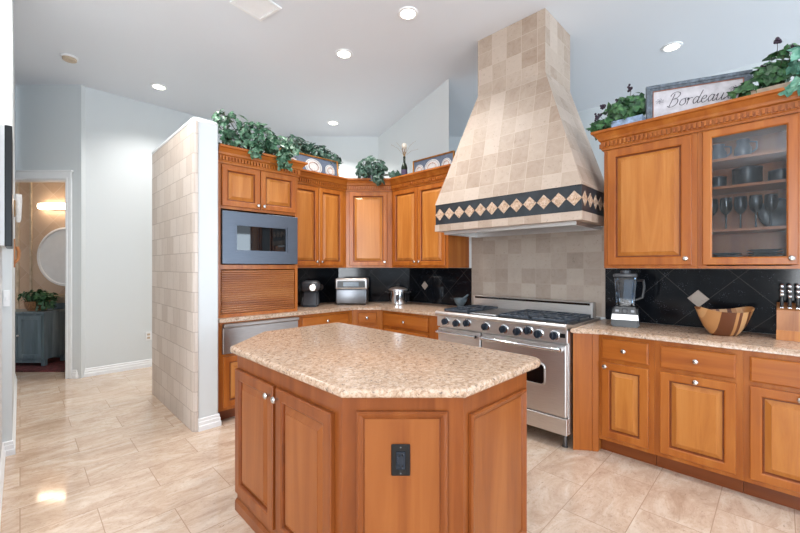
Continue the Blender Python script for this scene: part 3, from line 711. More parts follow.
# ------------------------------------------------------------------ leaves
def leaf_shape(s):
    return [(0, -.02*s/.02*0, 0), (.34*s, -.12*s, .05*s), (.5*s, .18*s, -.06*s), (.27*s, .34*s, .03*s), (.3*s, .62*s, -.02*s), (0, 1.0*s, -.12*s), (-.3*s, .62*s, -.02*s), (-.27*s, .34*s, .03*s), (-.5*s, .18*s, -.06*s), (-.34*s, -.12*s, .05*s)]
def leaf(bm, p, nrm, ang, s):
    nrm = Vector(nrm).normalized(); q = nrm.to_track_quat('Z', 'Y').to_matrix() @ Matrix.Rotation(ang, 3, 'Z')
    vs = [bm.verts.new(Vector(p)+q @ Vector(v)) for v in leaf_shape(s)]; c = bm.verts.new(Vector(p)+q @ Vector((0, .35*s, -.05*s)))
    for i in range(len(vs)): bm.faces.new((vs[i], vs[(i+1) % len(vs)], c))
def foliage(blobs, n, s, seed, mat, parent, name='foliage', stems=True, zmin=None, base=None, xmax=None):
    """blobs: (center, radii, weight)"""
    rnd = random.Random(seed); bm = BM(); bm2 = BM(); tot = sum(b[2] for b in blobs)
    for bl_ in blobs:
        c, r, wt = bl_[:3]; hang = len(bl_) > 3
        for i in range(int(n*wt/tot)):
            while True:
                v = Vector((rnd.uniform(-1, 1), rnd.uniform(-1, 1), rnd.uniform(-1, 1)))
                if .25 < v.length < 1: break
            v = v*(v.length**-.35)
            p = Vector((c[0]+v.x*r[0], c[1]+v.y*r[1], c[2]+v.z*r[2]))
            if not hang and p.z < .05: p.z = .05+rnd.uniform(0, .05)
            nn = Vector((v.x+rnd.uniform(-.6, .6)-.35, v.y+rnd.uniform(-.6, .6)-.35, v.z+rnd.uniform(-.2, .9)))
            leaf(bm, p, nn, rnd.uniform(0, 6.28), s*rnd.uniform(.65, 1.2))
            if stems and i % 5 == 0:
                b = Vector(base if base else (c[0], c[1], c[2]-r[2]*.6)); m = (p+b)/2+Vector((0, 0, .02))
                tube(bm2, [b, m, p], .0018, 4)
    me = obj(name, bm, mat, parent)
    if stems: obj('stems', bm2, 'stem', parent)
    else: bm2.free()
    return me

# trailing ivy on the tower
t = thing('ivy_plant', 'long ivy trailing over the crown moulding of the microwave tower', 'plant', (1.6, 3.62, UT))
def rel(o, p): return tuple(Vector(p)-Vector(o.location))
bl = [(rel(t, (1.36, 3.52, 2.66)), (.17, .13, .13), 2), (rel(t, (1.58, 3.5, 2.60)), (.2, .13, .12), 3), (rel(t, (1.80, 3.5, 2.55)), (.18, .13, .10), 2.4), (rel(t, (1.9, 3.46, 2.5)), (.1, .1, .08), 1),
      (rel(t, (1.34, 3.5, 2.52)), (.13, .1, .1), 1), (rel(t, (1.52, 3.37, 2.43)), (.08, .025, .06), .7, 1), (rel(t, (1.80, 3.37, 2.39)), (.09, .025, .10), 1, 1)]
foliage(bl, 430, .062, 3, 'ivy', t, base=rel(t, (1.6, 3.62, UT)))
bm = BM(); lathe(bm, [(.07, 0), (.09, .12), (.08, .12), (.06, .02)], (0, 0, 0), 16); obj('planter', bm, 'charcoal', t, True)
t = thing('ivy_plant', 'dark ivy behind the framed plate print left of the corner', 'plant', (2.45, 3.97, UT))
bl = [((-.2, 0, .34), (.2, .08, .14), 2), ((.1, 0, .34), (.2, .08, .12), 2.4), ((.30, -.02, .29), (.13, .07, .11), 1.4)]
foliage(bl, 330, .066, 5, 'ivy_dark', t, base=(0, 0, 0.1))
bm = BM(); lathe(bm, [(.05, 0), (.07, .1), (.06, .1), (.04, .02)], (0, 0, 0), 16); obj('planter', bm, 'charcoal', t, True)
x, y = ray(372, 4.62)
t = thing('ivy_plant', 'small bushy ivy on the diagonal corner cabinet', 'plant', (x, y, UT))
bl = [((0, 0, .17), (.19, .19, .12), 3), ((.20, -.2, .07), (.08, .08, .06), .7), ((-.08, .04, .1), (.12, .12, .07), .8), ((-.02, -.15, .015), (.07, .05, .06), .6, 1)]
foliage(bl, 250, .064, 7, 'ivy_dark', t, base=(0, 0, .03))
bm = BM(); lathe(bm, [(.05, 0), (.065, .09), (.055, .09), (.04, .02)], (0, 0, 0), 16); obj('planter', bm, 'charcoal', t, True)
# berry plant boxes on the right
def berries(pts, parent, seed):
    rnd = random.Random(seed)
    for p in pts:
        bm = BM()
        for i in range(9):
            q = Vector(p)+Vector((rnd.gauss(0, .009), rnd.gauss(0, .009), rnd.gauss(0, .013))); sphere(bm, q, .0095, u=7, v=5)
        c = obj('berry_cluster', bm, 'berry', parent, True, label='dark berry cluster')
        bm = BM(); tube(bm, [(p[0]*.4, p[1]*.4, .05), (p[0]*.8, p[1]*.8, p[2]*.7), p], .002, 4); obj('berry_stem', bm, 'stem', c)
t = thing('berry_plant', 'leafy plant with dark berries in a blue-white box beside the hood', 'plant', (3.38, .84, UT))
bm = BM(); hull(bm, ring4(-.06, .06, -.095, .095, 0), ring4(-.075, .075, -.11, .11, .115)); obj('planter', bm, 'bluewhite', t, label='blue and white planter box')
bl = [((0, .02, .2), (.12, .15, .08), 3), ((-.03, .15, .12), (.08, .08, .08), 1.2), ((-.12, .2, .04), (.05, .05, .06), .5), ((0, -.06, .24), (.08, .08, .07), 1)]
foliage(bl, 150, .075, 11, 'leaf', t, base=(0, 0, .1))
berries([(-.04, .17, .27), (-.06, .2, .2), (0, .07, .29), (-.02, -.02, .36), (-.1, .2, .16)], t, 2)
t = thing('berry_plant', 'leafy plant with dark berries in a beige planter right of the sign', 'plant', (3.41, .03, UT))
bm = BM(); hull(bm, ring4(-.06, .06, -.085, .09, 0), ring4(-.07, .07, -.1, .105, .105)); obj('planter', bm, 'beige', t, label='beige planter')
bl = [((0, 0, .2), (.1, .11, .08), 2.5), ((-.06, .12, .12), (.05, .07, .05), .8), ((0, -.06, .28), (.08, .1, .07), 1)]
foliage(bl, 110, .075, 13, 'leaf', t, base=(0, 0, .08))
berries([(-.03, -.02, .40), (-.02, .06, .25), (-.06, -.08, .3)], t, 3)
t = thing('leafy_plant', 'pale teal leafy plant at the right photo edge on the cabinet', 'plant', (3.28, -.14, UT))
bl = [((-.02, .0, .17), (.08, .09, .13), 3), ((-.09, .03, .03), (.04, .07, .07), 1, 1)]
foliage(bl, 80, .075, 17, 'teal', t, base=(0, 0, .05))
bm = BM(); lathe(bm, [(.04, 0), (.055, .08), (.045, .08), (.035, .02)], (0, 0, 0), 16); obj('planter', bm, 'beige', t, True)

# ------------------------------------------------------------------ lettered sign
sg = thing('framed_sign', 'weathered blue framed sign with script lettering above the glass cabinet', 'sign', (3.3, .706, UT), math.atan2(.135-.706, 3.516-3.3))
SW, SHh = .61, .305
bm = BM(); rings_rect(bm, 0, SW, 0, SHh, [(0, .02), (0, -.012), (.004, -.016), (.022, -.016), (.026, -.008), (.036, -.008), (.042, -.002), (.042, .02)]); obj('frame', bm, 'blueframe', sg)
fr = sg.children[-1]
bm = BM(); rings_rect(bm, .042, SW-.042, .042, SHh-.042, [(0, .0), (0, -.004), (.005, -.004), (.005, 0)]); obj('inner_liner', bm, 'copper', fr)
obj('paper', box(BM(), .04, SW-.04, .002, .012, .04, SHh-.04), 'paper', sg, label='pale sign face')
def stroke(bm, pts, wd, y=-.0005):
    P = [Vector((p[0], p[1])) for p in pts]; Q = []
    for i in range(len(P)-1):           # catmull-rom
        p0 = P[max(i-1, 0)]; p1 = P[i]; p2 = P[i+1]; p3 = P[min(i+2, len(P)-1)]
        for s in range(5):
            t_ = s/5; Q.append(.5*((2*p1)+(p2-p0)*t_+(2*p0-5*p1+4*p2-p3)*t_*t_+(3*p1-p0-3*p2+p3)*t_**3))
    Q.append(P[-1]); L = []
    for i, q in enumerate(Q):
        t_ = (Q[min(i+1, len(Q)-1)]-Q[max(i-1, 0)]); t_ = t_.normalized() if t_.length else Vector((1, 0))
        n_ = Vector((-t_.y, t_.x)); hw = wd*(.55+.55*abs(t_.y))
        L.append((bm.verts.new((q.x+n_.x*hw, y, q.y+n_.y*hw)), bm.verts.new((q.x-n_.x*hw, y, q.y-n_.y*hw)), bm.verts.new((q.x-n_.x*hw, y+.0015, q.y-n_.y*hw)), bm.verts.new((q.x+n_.x*hw, y+.0015, q.y+n_.y*hw))))
    for a, b in zip(L, L[1:]):
        for j in range(4): bm.faces.new((a[j], a[(j+1) % 4], b[(j+1) % 4], b[j]))
    bm.faces.new(L[0][::-1]); bm.faces.new(L[-1])
GL = {
 'B': ([[(.1, 0), (.32, 1.45)], [(-.05, 1.2), (.1, 1.5), (.5, 1.62), (.85, 1.4), (.72, 1.0), (.3, .82)], [(.3, .82), (.72, .78), (.82, .4), (.55, .02), (.15, -.05), (-.1, .12)]], 1.0),
 'o': ([[(.5, .75), (.15, .6), (.1, .15), (.4, 0), (.62, .3), (.5, .75), (.85, .68)]], .72),
 'r': ([[(-.02, .5), (.12, .75), (.1, 0)], [(.12, .45), (.3, .72), (.5, .68)]], .55),
 'd': ([[(.52, .62), (.3, .75), (.08, .4), (.2, 0), (.45, .2), (.58, .7), (.72, 1.4)], [(.58, .7), (.52, .12), (.66, 0), (.85, .2)]], .8),
 'e': ([[(.05, .35), (.4, .45), (.42, .7), (.2, .72), (.05, .35), (.2, 0), (.45, .05), (.62, .3)]], .6),
 'a': ([[(.52, .62), (.3, .75), (.08, .4), (.2, 0), (.45, .25), (.57, .72)], [(.57, .72), (.52, .12), (.64, 0), (.82, .22)]], .76),
 'u': ([[(-.02, .5), (.12, .74), (.1, .12), (.25, 0), (.48, .25), (.6, .74)], [(.6, .74), (.55, .12), (.68, 0), (.85, .22)]], .8),
 'x': ([[(.0, .68), (.2, .7), (.35, .1), (.55, .02)], [(.6, .74), (.3, .38), (.0, .0), (-.12, .06)]], .6)}
bm = BM(); cx_ = .135; sc = .062; zb = .135
for ch in 'Bordeaux':
    st, adv = GL[ch]
    for s_ in st: stroke(bm, [(cx_+(u+v*.28)*sc, zb+v*sc) for u, v in s_], .0022)
    cx_ += adv*sc
obj('lettering', bm, 'ink', sg, label='dark script lettering')
bm = BM()
for bx_, bz_ in ((.085, .185), (.515, .20)):
    for i in range(7):
        a = i*2*PI/7; stroke(bm, [(bx_, bz_), (bx_+.018*math.cos(a), bz_+.014*math.sin(a)), (bx_+.026*math.cos(a+.5), bz_+.02*math.sin(a+.5))], .0022)
obj('grape_ornament', bm, 'greyink', sg)

# ------------------------------------------------------------------ framed plate prints
def print_frame(label, loc, rz, w, h, ovals, tilt=0):
    t = thing('framed_print', label, 'picture', loc, rz); t.rotation_euler = (tilt, 0, rz)
    bm = BM(); rings_rect(bm, 0, w, 0, h, [(0, .012), (0, -.012), (.003, -.015), (.012, -.012), (.016, -.004), (.016, .012)]); obj('frame', bm, 'gold', t, label='thin gilt wooden frame')
    obj('mat_board', box(BM(), .015, w-.015, 0, .008, .015, h-.015), 'mat_blue', t, label='slate blue mount')
    for x, z, a, b in ovals:
        bm = BM(); lathe(bm, [(1, -.0005), (1, -.002), (.97, -.003)], (x, 0, z), 28, 'y', a, b); p = obj('plate', bm, 'plate', t, label='white oval plate motif')
        for v in p.data.vertices: pass
        bm = BM(); pts = [(x+a*.55*math.cos(i*2*PI/20), -.0045, z+b*.55*math.sin(i*2*PI/20)) for i in range(21)]
        tube(bm, pts, .006, 5); obj('wreath', bm, 'wreath', p, True)
        bm = BM(); tube(bm, [(x+a*.86*math.cos(i*2*PI/20), -.0035, z+b*.86*math.sin(i*2*PI/20)) for i in range(21)], .002, 4); obj('rim_line', bm, 'mat_blue', p)
    return t
print_frame('gilt framed plate print leaning behind the microwave tower crown', (2.02, 3.86, UT+.004), 0, .77, .27, [(.15, .14, .06, .07), (.42, .14, .115, .095), (.65, .13, .07, .075)], -.12)
print_frame('gilt framed plate print beside the hood, right of the wine bottle', (3.40, 3.17, UT+.004), R90, .62, .25, [(.1, .12, .07, .07), (.30, .125, .115, .09), (.51, .12, .07, .07)], 0)
# ------------------------------------------------------------------ bottle with ornament
x, y = ray(404.3, 4.62)
t = thing('wine_bottle', 'dark wine bottle holding a gilded twig and white ball on the corner cabinet', 'bottle', (x, y, UT))
bm = BM(); lathe(bm, [(.036, 0), (.038, .01), (.038, .17), (.03, .205), (.015, .235), (.014, .29), (.016, .292), (.016, .305), (.011, .306)], (0, 0, 0), 18); obj('glass_body', bm, 'bottle', t, True)
bm = BM(); lathe(bm, [(.0385, .05), (.0388, .052), (.0388, .14), (.0385, .142)], (0, 0, 0), 18); obj('paper_label', bm, 'label_dark', t, True)
bm = BM()
for i in range(7):
    a = i*1.3; tube(bm, [(0, 0, .30), (.02*math.cos(a), .02*math.sin(a), .36), (.03*math.cos(a+.8), .03*math.sin(a+.8), .39+.008*i)], .005, 5, .002)
tube(bm, [(0, 0, .29), (0, 0, .415)], .004, 6)
for i, (dx, dz) in enumerate(((-.16, .45), (.14, .50), (.17, .40), (-.1, .48))):
    tube(bm, [(0, 0, .31), (dx*.5*k, -dx*.5*k, .31+(dz-.31)*.7), (dx*k, -dx*k, dz)], .0012, 4)
obj('twig', bm, 'twig', t, True)
bm = BM(); sphere(bm, (0, 0, .437), .034, u=16, v=10); obj('ball', bm, 'ball', t, True)

# ------------------------------------------------------------------ worktop items, left
WZ = CT1+.0005
x, y = ray(310.5, 4.34)
t = thing('pod_coffee_machine', 'black rounded countertop appliance with a silver dial beside the tambour door', 'appliance', (x, y, WZ), math.radians(-38)); t.scale = (1.12, 1.12, 1.16)
bm = BM(); R = []
prof = [(-.09, .12, .0, .015), (-.085, .11, .02, .03)]
hull(bm, [(-.085, -.09, 0), (.085, -.09, 0), (.085, .11, 0), (-.085, .11, 0)], [(-.075, -.03, .16), (.075, -.03, .16), (.075, .11, .16), (-.075, .11, .16)])
bmesh.ops.bevel(bm, geom=bm.edges[:], offset=.02, segments=3, affect='EDGES'); obj('base', bm, 'charcoal', t, True)
bm = BM(); box(bm, -.095, .095, -.085, .115, .145, .255, .045, 4); obj('head', bm, 'charcoal', t, True)
bm = BM(); lathe(bm, [(.036, -.083), (.036, -.095), (.03, -.1)], (.03, 0, .19), 20, 'y'); obj('dial', bm, 'nickel', t, True)
bm = BM(); lathe(bm, [(.025, .09), (.03, .11), (.018, .125)], (0, 0, .19), 14, 'x'); obj('side_knob', bm, 'black', t, True)
x, y = ray(352.5, 4.62)
t = thing('toaster_oven', 'wide stainless countertop cooker with a control panel in the corner', 'appliance', (x, y, WZ), R45)
bm = BM(); box(bm, -.185, .185, -.13, .13, .012, .19, .015, 3); obj('body', bm, 'steel_dark', t, True)
bm = BM(); box(bm, -.19, .19, -.135, .135, .185, .315, .018, 3); obj('lid', bm, 'steel', t, True)
bm = BM(); box(bm, -.165, .165, -.141, -.134, .205, .285, .003); obj('control_panel', bm, 'black', t)
cp_ = t.children[-1]
obj('display', box(BM(), -.09, .09, -.144, -.141, .222, .27), 'bluegrey', cp_)
bm = BM(); tube(bm, [(-.15, -.138, .30), (-.15, -.165, .30), (.15, -.165, .30), (.15, -.138, .30)], .007, 8); obj('handle', bm, 'steel', t, True)
for sx in (-.16, .16):
    for sy in (-.1, .1):
        bm = BM(); lathe(bm, [(.012, 0), (.012, .014)], (sx, sy, 0), 10); obj('foot', bm, 'black', t)
x, y = ray(398, 4.6)
t = thing('cooker_pot', 'round stainless cooker pot with side handles under the corner cabinet', 'pot', (x, y, WZ), R45)
bm = BM(); lathe(bm, [(.105, 0), (.112, .008), (.112, .15), (.118, .155), (.118, .168), (.11, .172)], (0, 0, 0), 28); obj('pot_body', bm, 'chrome', t, True)
bm = BM(); lathe(bm, [(.117, .172), (.115, .182), (.08, .2), (.03, .21), (.01, .212)], (0, 0, 0), 28); obj('lid', bm, 'steel', t, True)
bm = BM(); lathe(bm, [(.01, .21), (.012, .225), (.022, .232), (.02, .245), (.005, .248)], (0, 0, 0), 14); obj('lid_knob', bm, 'black', t.children[-1], True)
for s_ in (-1, 1):
    bm = BM(); tube(bm, [(s_*.11, -.03, .14), (s_*.145, -.03, .15), (s_*.15, 0, .15), (s_*.145, .03, .15), (s_*.11, .03, .14)], .008, 8); obj('handle', bm, 'black', t, True)
bm = BM(); box(bm, -.02, .02, -.125, -.108, .06, .12, .004); obj('latch', bm, 'black', t)
x, y = ray(460.5, 4.2)
t = thing('mortar', 'small dark stone mortar with a pestle beside the range', 'mortar', (x, y, WZ))
bm = BM(); lathe(bm, [(.04, 0), (.042, .012), (.032, .025), (.055, .05), (.072, .085), (.075, .105), (.067, .105), (.06, .07), (.03, .05), (.005, .046)], (0, 0, 0), 24); obj('bowl', bm, 'mortar', t, True)
bm = BM(); tube(bm, [(-.01, 0.01, .06), (.03, -.03, .11), (.06, -.06, .145)], .014, 10, .009); obj('pestle', bm, 'mortar', t, True)

# ------------------------------------------------------------------ worktop items, right
x, y = ray(625.5, 2.93)
t = thing('blender', 'black countertop blender with a clear jug on the right worktop', 'blender', (x, y, WZ), R90+.2)
bm = BM(); hull(bm, [(-.095, -.10, 0), (.095, -.10, 0), (.095, .10, 0), (-.095, .10, 0)], [(-.08, -.075, .15), (.08, -.075, .15), (.08, .085, .15), (-.08, .085, .15)])
bmesh.ops.bevel(bm, geom=bm.edges[:], offset=.012, segments=2, affect='EDGES'); obj('motor_base', bm, 'black', t, True)
mb_ = t.children[-1]
bm = BM(); hull(bm, [(-.088, -.103, .055), (.088, -.103, .055), (.088, -.09, .055), (-.088, -.09, .055)], [(-.084, -.094, .095), (.084, -.094, .095), (.084, -.08, .095), (-.084, -.08, .095)]); obj('front_trim', bm, 'steel', mb_)
bm = BM(); lathe(bm, [(.02, -.084), (.02, -.1), (.015, -.105)], (0, 0, .122), 16, 'y'); obj('dial', bm, 'charcoal', mb_, True)
for sx in (-.05, .05):
    bm = BM(); box(bm, sx-.012, sx+.012, -.095, -.082, .112, .132, .002); obj('switch', bm, 'steel_dark', mb_)
bm = BM(); hull(bm, ring4(-.058, .058, -.058, .058, .155), ring4(-.075, .075, -.075, .075, .37)); bmesh.ops.bevel(bm, geom=[e_ for e_ in bm.edges if abs((e_.verts[0].co-e_.verts[1].co).z) > .1], offset=.02, segments=3, affect='EDGES'); obj('jug', bm, 'smoke', t, True, label='smoky clear plastic jug')
jg = t.children[-1]
bm = BM(); lathe(bm, [(.05, .15), (.055, .175), (.02, .18), (.012, .2)], (0, 0, 0), 16); obj('blade_collar', bm, 'black', t, True)
bm = BM(); tube(bm, [(.07, 0, .35), (.115, 0, .35), (.12, 0, .3), (.11, 0, .22), (.065, 0, .2)], .011, 8); obj('handle', bm, 'black', jg, True)
bm = BM(); box(bm, -.078, .078, -.078, .078, .371, .402, .01, 2); lathe(bm, [(.035, .402), (.033, .425), (.025, .43)], (0, 0, 0), 16); obj('lid', bm, 'charcoal', t, True)
# wooden bowl
x, y = ray(724, 2.53)
t = thing('wooden_bowl', 'striped acacia wood salad bowl with upswept ends', 'bowl', (x, y, WZ), math.radians(-48))
bm = BM(); seg = 32; rings = []
prof = [(0.0, .0), (.42, .0), (.52, .015), (.70, .06), (.85, .12), (1.0, .19), (.95, .19), (.80, .12), (.64, .065), (.45, .022), (0, .02)]
for r, z in prof:
    ring = []
    for i in range(seg):
        a = 2*PI*i/seg; up = (.03*abs(math.cos(a))**3)*(z/.19)
        lx = .178*(r if r > .5 else r*1.0); ring.append(bm.verts.new(((.175*max(r, .001))*math.cos(a), .105*max(r, .001)*math.sin(a), z*.84+up)))
    rings.append(ring)
for a_, b_ in zip(rings, rings[1:]):
    for i in range(seg): bm.faces.new((a_[i], a_[(i+1) % seg], b_[(i+1) % seg], b_[i]))
obj('bowl_body', bm, 'bowl_wood', t, True)
# knife block
x, y = 3.40, -.06
t = thing('knife_block', 'pale wooden knife block with metal-handled knives', 'knife block', (x, y, WZ), R90)
bm = BM(); hull(bm, [(-.075, -.07, 0), (.075, -.07, 0), (.075, .07, 0), (-.075, .07, 0)], [(-.075, -.07, .185), (.075, -.07, .185), (.075, .07, .225), (-.075, .07, .225)]); obj('block', bm, 'block', t)
bm = BM(); box(bm, -.0765, .0765, -.0715, -.0695, .0, .062); obj('base_strip', bm, 'panel', t.children[-1], label='paler wood base strip')
knife_pts = []
for i in range(3):
    for j in range(4):
        knife_pts.append((-.052+.035*j, -.045+.045*i, .192+.0128*i))
kn = None; kl = []
for q, (a, b, c_) in enumerate(knife_pts):
    h_ = (.07, .085, .1)[q//4]
    loc = Vector((x, y, WZ))+Matrix.Rotation(R90, 3, 'Z') @ Vector((a, b, c_))
    lab = 'metal-handled kitchen knife standing in the wooden knife block'
    o = thing('kitchen_knife', lab, 'knife', loc, R90, 'knives in the knife block') if kn is None else None
    if o:
        kn = o; bm = BM(); box(bm, -.008, .008, -.006, .006, .012, .082, .004, 2); obj('handle', bm, 'black', o, True)
        bm = BM(); lathe(bm, [(.009, .08), (.011, .086), (.011, .094), (.006, .1)], (0, 0, 0), 12); obj('pommel', bm, 'chrome', o, True)
        bm = BM(); box(bm, -.009, .009, -.007, .007, .003, .013, .002); obj('bolster', bm, 'chrome', o)
    else: dup(kn, loc, R90, lab, 'knives in the knife block').scale = (1, 1, h_/.08)

# ------------------------------------------------------------------ things in the glass cabinet
def gpt(u, v, z): return (UX+v, GY0-u, z+.0005)
def pitcher(label, u, v, z, s, mat):
    t = thing('pitcher', label, 'pitcher', gpt(u, v, z), 0)
    bm = BM(); lathe(bm, [(.035*s, 0), (.05*s, .03*s), (.052*s, .07*s), (.035*s, .11*s), (.04*s, .14*s), (.036*s, .14*s), (.03*s, .11*s)], (0, 0, 0), 20); obj('body', bm, mat, t, True)
    bm = BM(); tube(bm, [(0, -.035*s, .12*s), (0, -.075*s, .11*s), (0, -.075*s, .06*s), (0, -.048*s, .04*s)], .006*s, 8); obj('handle', bm, mat, t, True)
pitcher('blue-grey pitcher at the left end of the top cabinet shelf', .10, .15, SH[2], .85, 'bluegrey')
pitcher('blue-grey pitcher second from left on the top cabinet shelf', .225, .15, SH[2], .9, 'bluegrey')
def pot(label, u, v, z, r, h, mat):
    t = thing('storage_pot', label, 'pot', gpt(u, v, z), 0)
    bm = BM(); lathe(bm, [(r*.92, 0), (r, .01), (r, h*.8), (r*.96, h*.82)], (0, 0, 0), 24); obj('body', bm, mat, t, True)
    bm = BM(); lathe(bm, [(r*1.03, h*.82), (r*1.03, h*.88), (r*.5, h*.96), (r*.12, h)], (0, 0, 0), 24); obj('lid', bm, mat, t, True)
pot('squat dark lidded pot at left of the middle cabinet shelf', .10, .15, SH[1], .042, .09, 'dark_ceramic')
pot('large dark ribbed pot centred on the middle cabinet shelf', .245, .16, SH[1], .075, .135, 'dark_ceramic')
pot('dark rounded pot at right of the middle cabinet shelf', .40, .15, SH[1], .055, .085, 'dark_ceramic')
wg = None
for i, u in enumerate((.066, .14, .214, .288, .36)):
    lab = 'stemmed wine glass in the row on the lower cabinet shelf'
    if wg is None:
        wg = thing('wine_glass', lab, 'glass', gpt(u, .13, SH[0]), 0, 'wine glasses in the cabinet')
        bm = BM(); lathe(bm, [(.008, .10), (.028, .125), (.0345, .16), (.031, .215), (.029, .215), (.0325, .16), (.028, .128), (.006, .104)], (0, 0, 0), 18); obj('bowl', bm, 'smoke', wg, True)
        bm = BM(); lathe(bm, [(.034, 0), (.03, .004), (.006, .01), (.0045, .05), (.006, .1)], (0, 0, 0), 18); obj('stem', bm, 'smoke', wg, True)
    else: dup(wg, gpt(u, .13+.02*(i == 4), SH[0]), 0, lab, 'wine glasses in the cabinet')
t = thing('serving_platter', 'dark domed platter propped at the right of the lower cabinet shelf', 'platter', gpt(.385, .24, SH[0]), R90)
bm = BM(); lathe(bm, [(.0, 0), (.05, -.02), (.085, -.012), (.09, 0), (.085, .006), (.05, -.01), (0.001, .008)], (0, 0, .1), 28, 'y', 1.0, 1.1); obj('dish', bm, 'dark_ceramic', t, True)
for i, (u, n_) in enumerate(((.14, 5), (.33, 6))):
    for j in range(n_):
        lab = 'dark dinner plate stacked on the cabinet floor, '+('left stack' if i == 0 else 'right stack')
        o = thing('dinner_plate', lab, 'plate', gpt(u, .17, UB+.018+j*.018), 0, 'plates in the '+('left' if i == 0 else 'right')+' cabinet stack') if (i == 0 and j == 0) else None
        if o: pl0 = o; bm = BM(); lathe(bm, [(.05, 0), (.055, .003), (.085, .014), (.085, .0165), (.05, .006)], (0, 0, 0), 24); obj('plate_body', bm, 'dark_ceramic', o, True)
        else: dup(pl0, gpt(u, .17, UB+.018+j*.018), 0, lab, 'plates in the '+('left' if i == 0 else 'right')+' cabinet stack')

# ------------------------------------------------------------------ ceiling fittings
def dl(px, py, label, xy=None, power=62, cone=125):
    if xy: x, y = xy
    else: d = F*(CEIL-CZ)/(267-py); x, y = ray(px, d)
    t = thing('ceiling_light', label, 'light', (x, y, CEIL-.0005))
    bm = BM(); lathe(bm, [(.062, -.004), (.066, -.012), (.086, -.008), (.09, 0), (.062, 0)], (0, 0, 0), 28); obj('trim_ring', bm, 'white', t, True)
    bm = BM(); lathe(bm, [(.061, -.006), (.06, -.001)], (0, 0, 0), 28); obj('lens', bm, 'bulb', t, True)
    l = bpy.data.lights.new('downlight', 'SPOT'); l.energy = power; l.spot_size = math.radians(cone); l.spot_blend = 1; l.shadow_soft_size = .06; l.color = (1, .98, .95)
    o = bpy.data.objects.new('downlight', l); COL.objects.link(o); o.location = (x, y, CEIL-.03)
dl(159, 87, 'recessed ceiling light over the hall, left of the tiled partition', None, 72)
dl(344, 54, 'recessed ceiling light above the microwave tower, nearest the vent')
dl(408, 13.5, 'recessed ceiling light nearest the left of the hood chimney')
dl(333, 123, 'recessed ceiling light low over the ivy, behind the corner cabinets', None, 150)
dl(672, 47, 'recessed ceiling light above the lettered sign')
dl(0, 0, 'added fill light in the ceiling at the entry of the passage, outside the frame', (.48, 3.52), 105, 168)  # unseen downlight added to brighten the passage tile and door wall
dl(0, 0, 'added fill light in the ceiling above the near end of the right worktop, outside the frame', (2.3, -.6))  # another unseen downlight, added as fill near the viewpoint
def cpt(px, py): return ray(px, F*(CEIL-CZ)/(267-py))
x, y = cpt(256, 5)
t = thing('ceiling_vent', 'white square air vent grille at the top of the ceiling', 'vent', (x, y, CEIL-.0005), math.radians(10))
bm = BM(); R = rings_rect(BM(), 0, 1, 0, 1, [(0, 0), (.1, 0)]) if False else None
bm.free(); bm = BM()
for a in ((-.15, .15, -.15, -.12), (-.15, .15, .12, .15), (-.15, -.12, -.12, .12), (.12, .15, -.12, .12)): box(bm, *a, -.012, 0, .002)
obj('frame', bm, 'white', t)
for i in range(9):
    bm = BM(); yy = -.11+i*.0275; hull(bm, [(-.12, yy-.008, -.003), (.12, yy-.008, -.003), (.12, yy-.006, -.001), (-.12, yy-.006, -.001)], [(-.12, yy+.010, -.011), (.12, yy+.010, -.011), (.12, yy+.012, -.009), (-.12, yy+.012, -.009)]); obj('slat', bm, 'white', t)
x, y = cpt(69.5, 57.5)
t = thing('smoke_detector', 'round white smoke detector on the ceiling by the hall', 'smoke detector', (x, y, CEIL-.0005))
bm = BM(); lathe(bm, [(.075, 0), (.075, -.012), (.07, -.016)], (0, 0, 0), 28); obj('mount', bm, 'white', t, True)
bm = BM(); lathe(bm, [(.062, -.016), (.06, -.036), (.05, -.042), (.01, -.043)], (0, 0, 0), 28); obj('cover', bm, 'beige', t, True)

# ------------------------------------------------------------------ left wall and hall items
x = Xon(148.5, HW)
t = thing('wall_outlet', 'white wall outlet low on the hall wall beside the tiled partition', 'outlet', (x, HW, .42))
bm = BM(); box(bm, -.035, .035, -.007, -.0005, -.058, .058, .002); obj('cover_plate', bm, 'white', t)
for dz in (-.022, .022):
    bm = BM(); box(bm, -.017, .017, -.0095, -.007, dz-.014, dz+.014, .003); obj('socket', bm, 'beige', t)
t = thing('wall_picture', 'black framed canvas on the left wall seen edge-on', 'picture', (-.09, 3.4, 1.5))
bm = BM(); box(bm, .001, .022, .0, .5, 0, .745); obj('canvas', bm, 'white', t)
bm = BM(); box(bm, .022, .056, -.004, .504, -.004, .75, .004); obj('frame', bm, 'black', t)
t = thing('light_switch', 'white light switch on the left wall corner', 'light switch', (-.07, 3.96, 1.14))
bm = BM(); box(bm, -.016, .018, -.007, -.0005, -.058, .058, .002); obj('cover_plate', bm, 'white', t)
bm = BM(); box(bm, -.005, .007, -.014, -.007, -.014, .014, .002); obj('rocker', bm, 'white', t)
t = thing('wall_sconce', 'grey glass wall sconce on the passage wall by the powder room door', 'wall lamp', (-.041, 5.0, 1.78))
bm = BM(); box(bm, .001, .012, -.04, .04, .05, .2, .003); obj('back_plate', bm, 'twig', t)
bm = BM(); lathe(bm, [(.012, 0), (.02, .03), (.026, .2), (.024, .26), (.02, .26), (.02, .2)], (.03, 0, 0), 14); obj('shade', bm, 'plate', t, True)
t = thing('wall_bracket', 'carved wooden bracket on the passage wall below the sconce', 'bracket', (-.041, 4.9, 1.36))
bm = BM(); box(bm, .001, .010, -.035, .035, 0, .26, .003); obj('back_plate', bm, 'block', t)
bm = BM(); tube(bm, [(.005, 0, .04), (.03, 0, .08), (.034, 0, .15), (.02, 0, .19)], .012, 8); obj('scroll', bm, 'block', t, True)

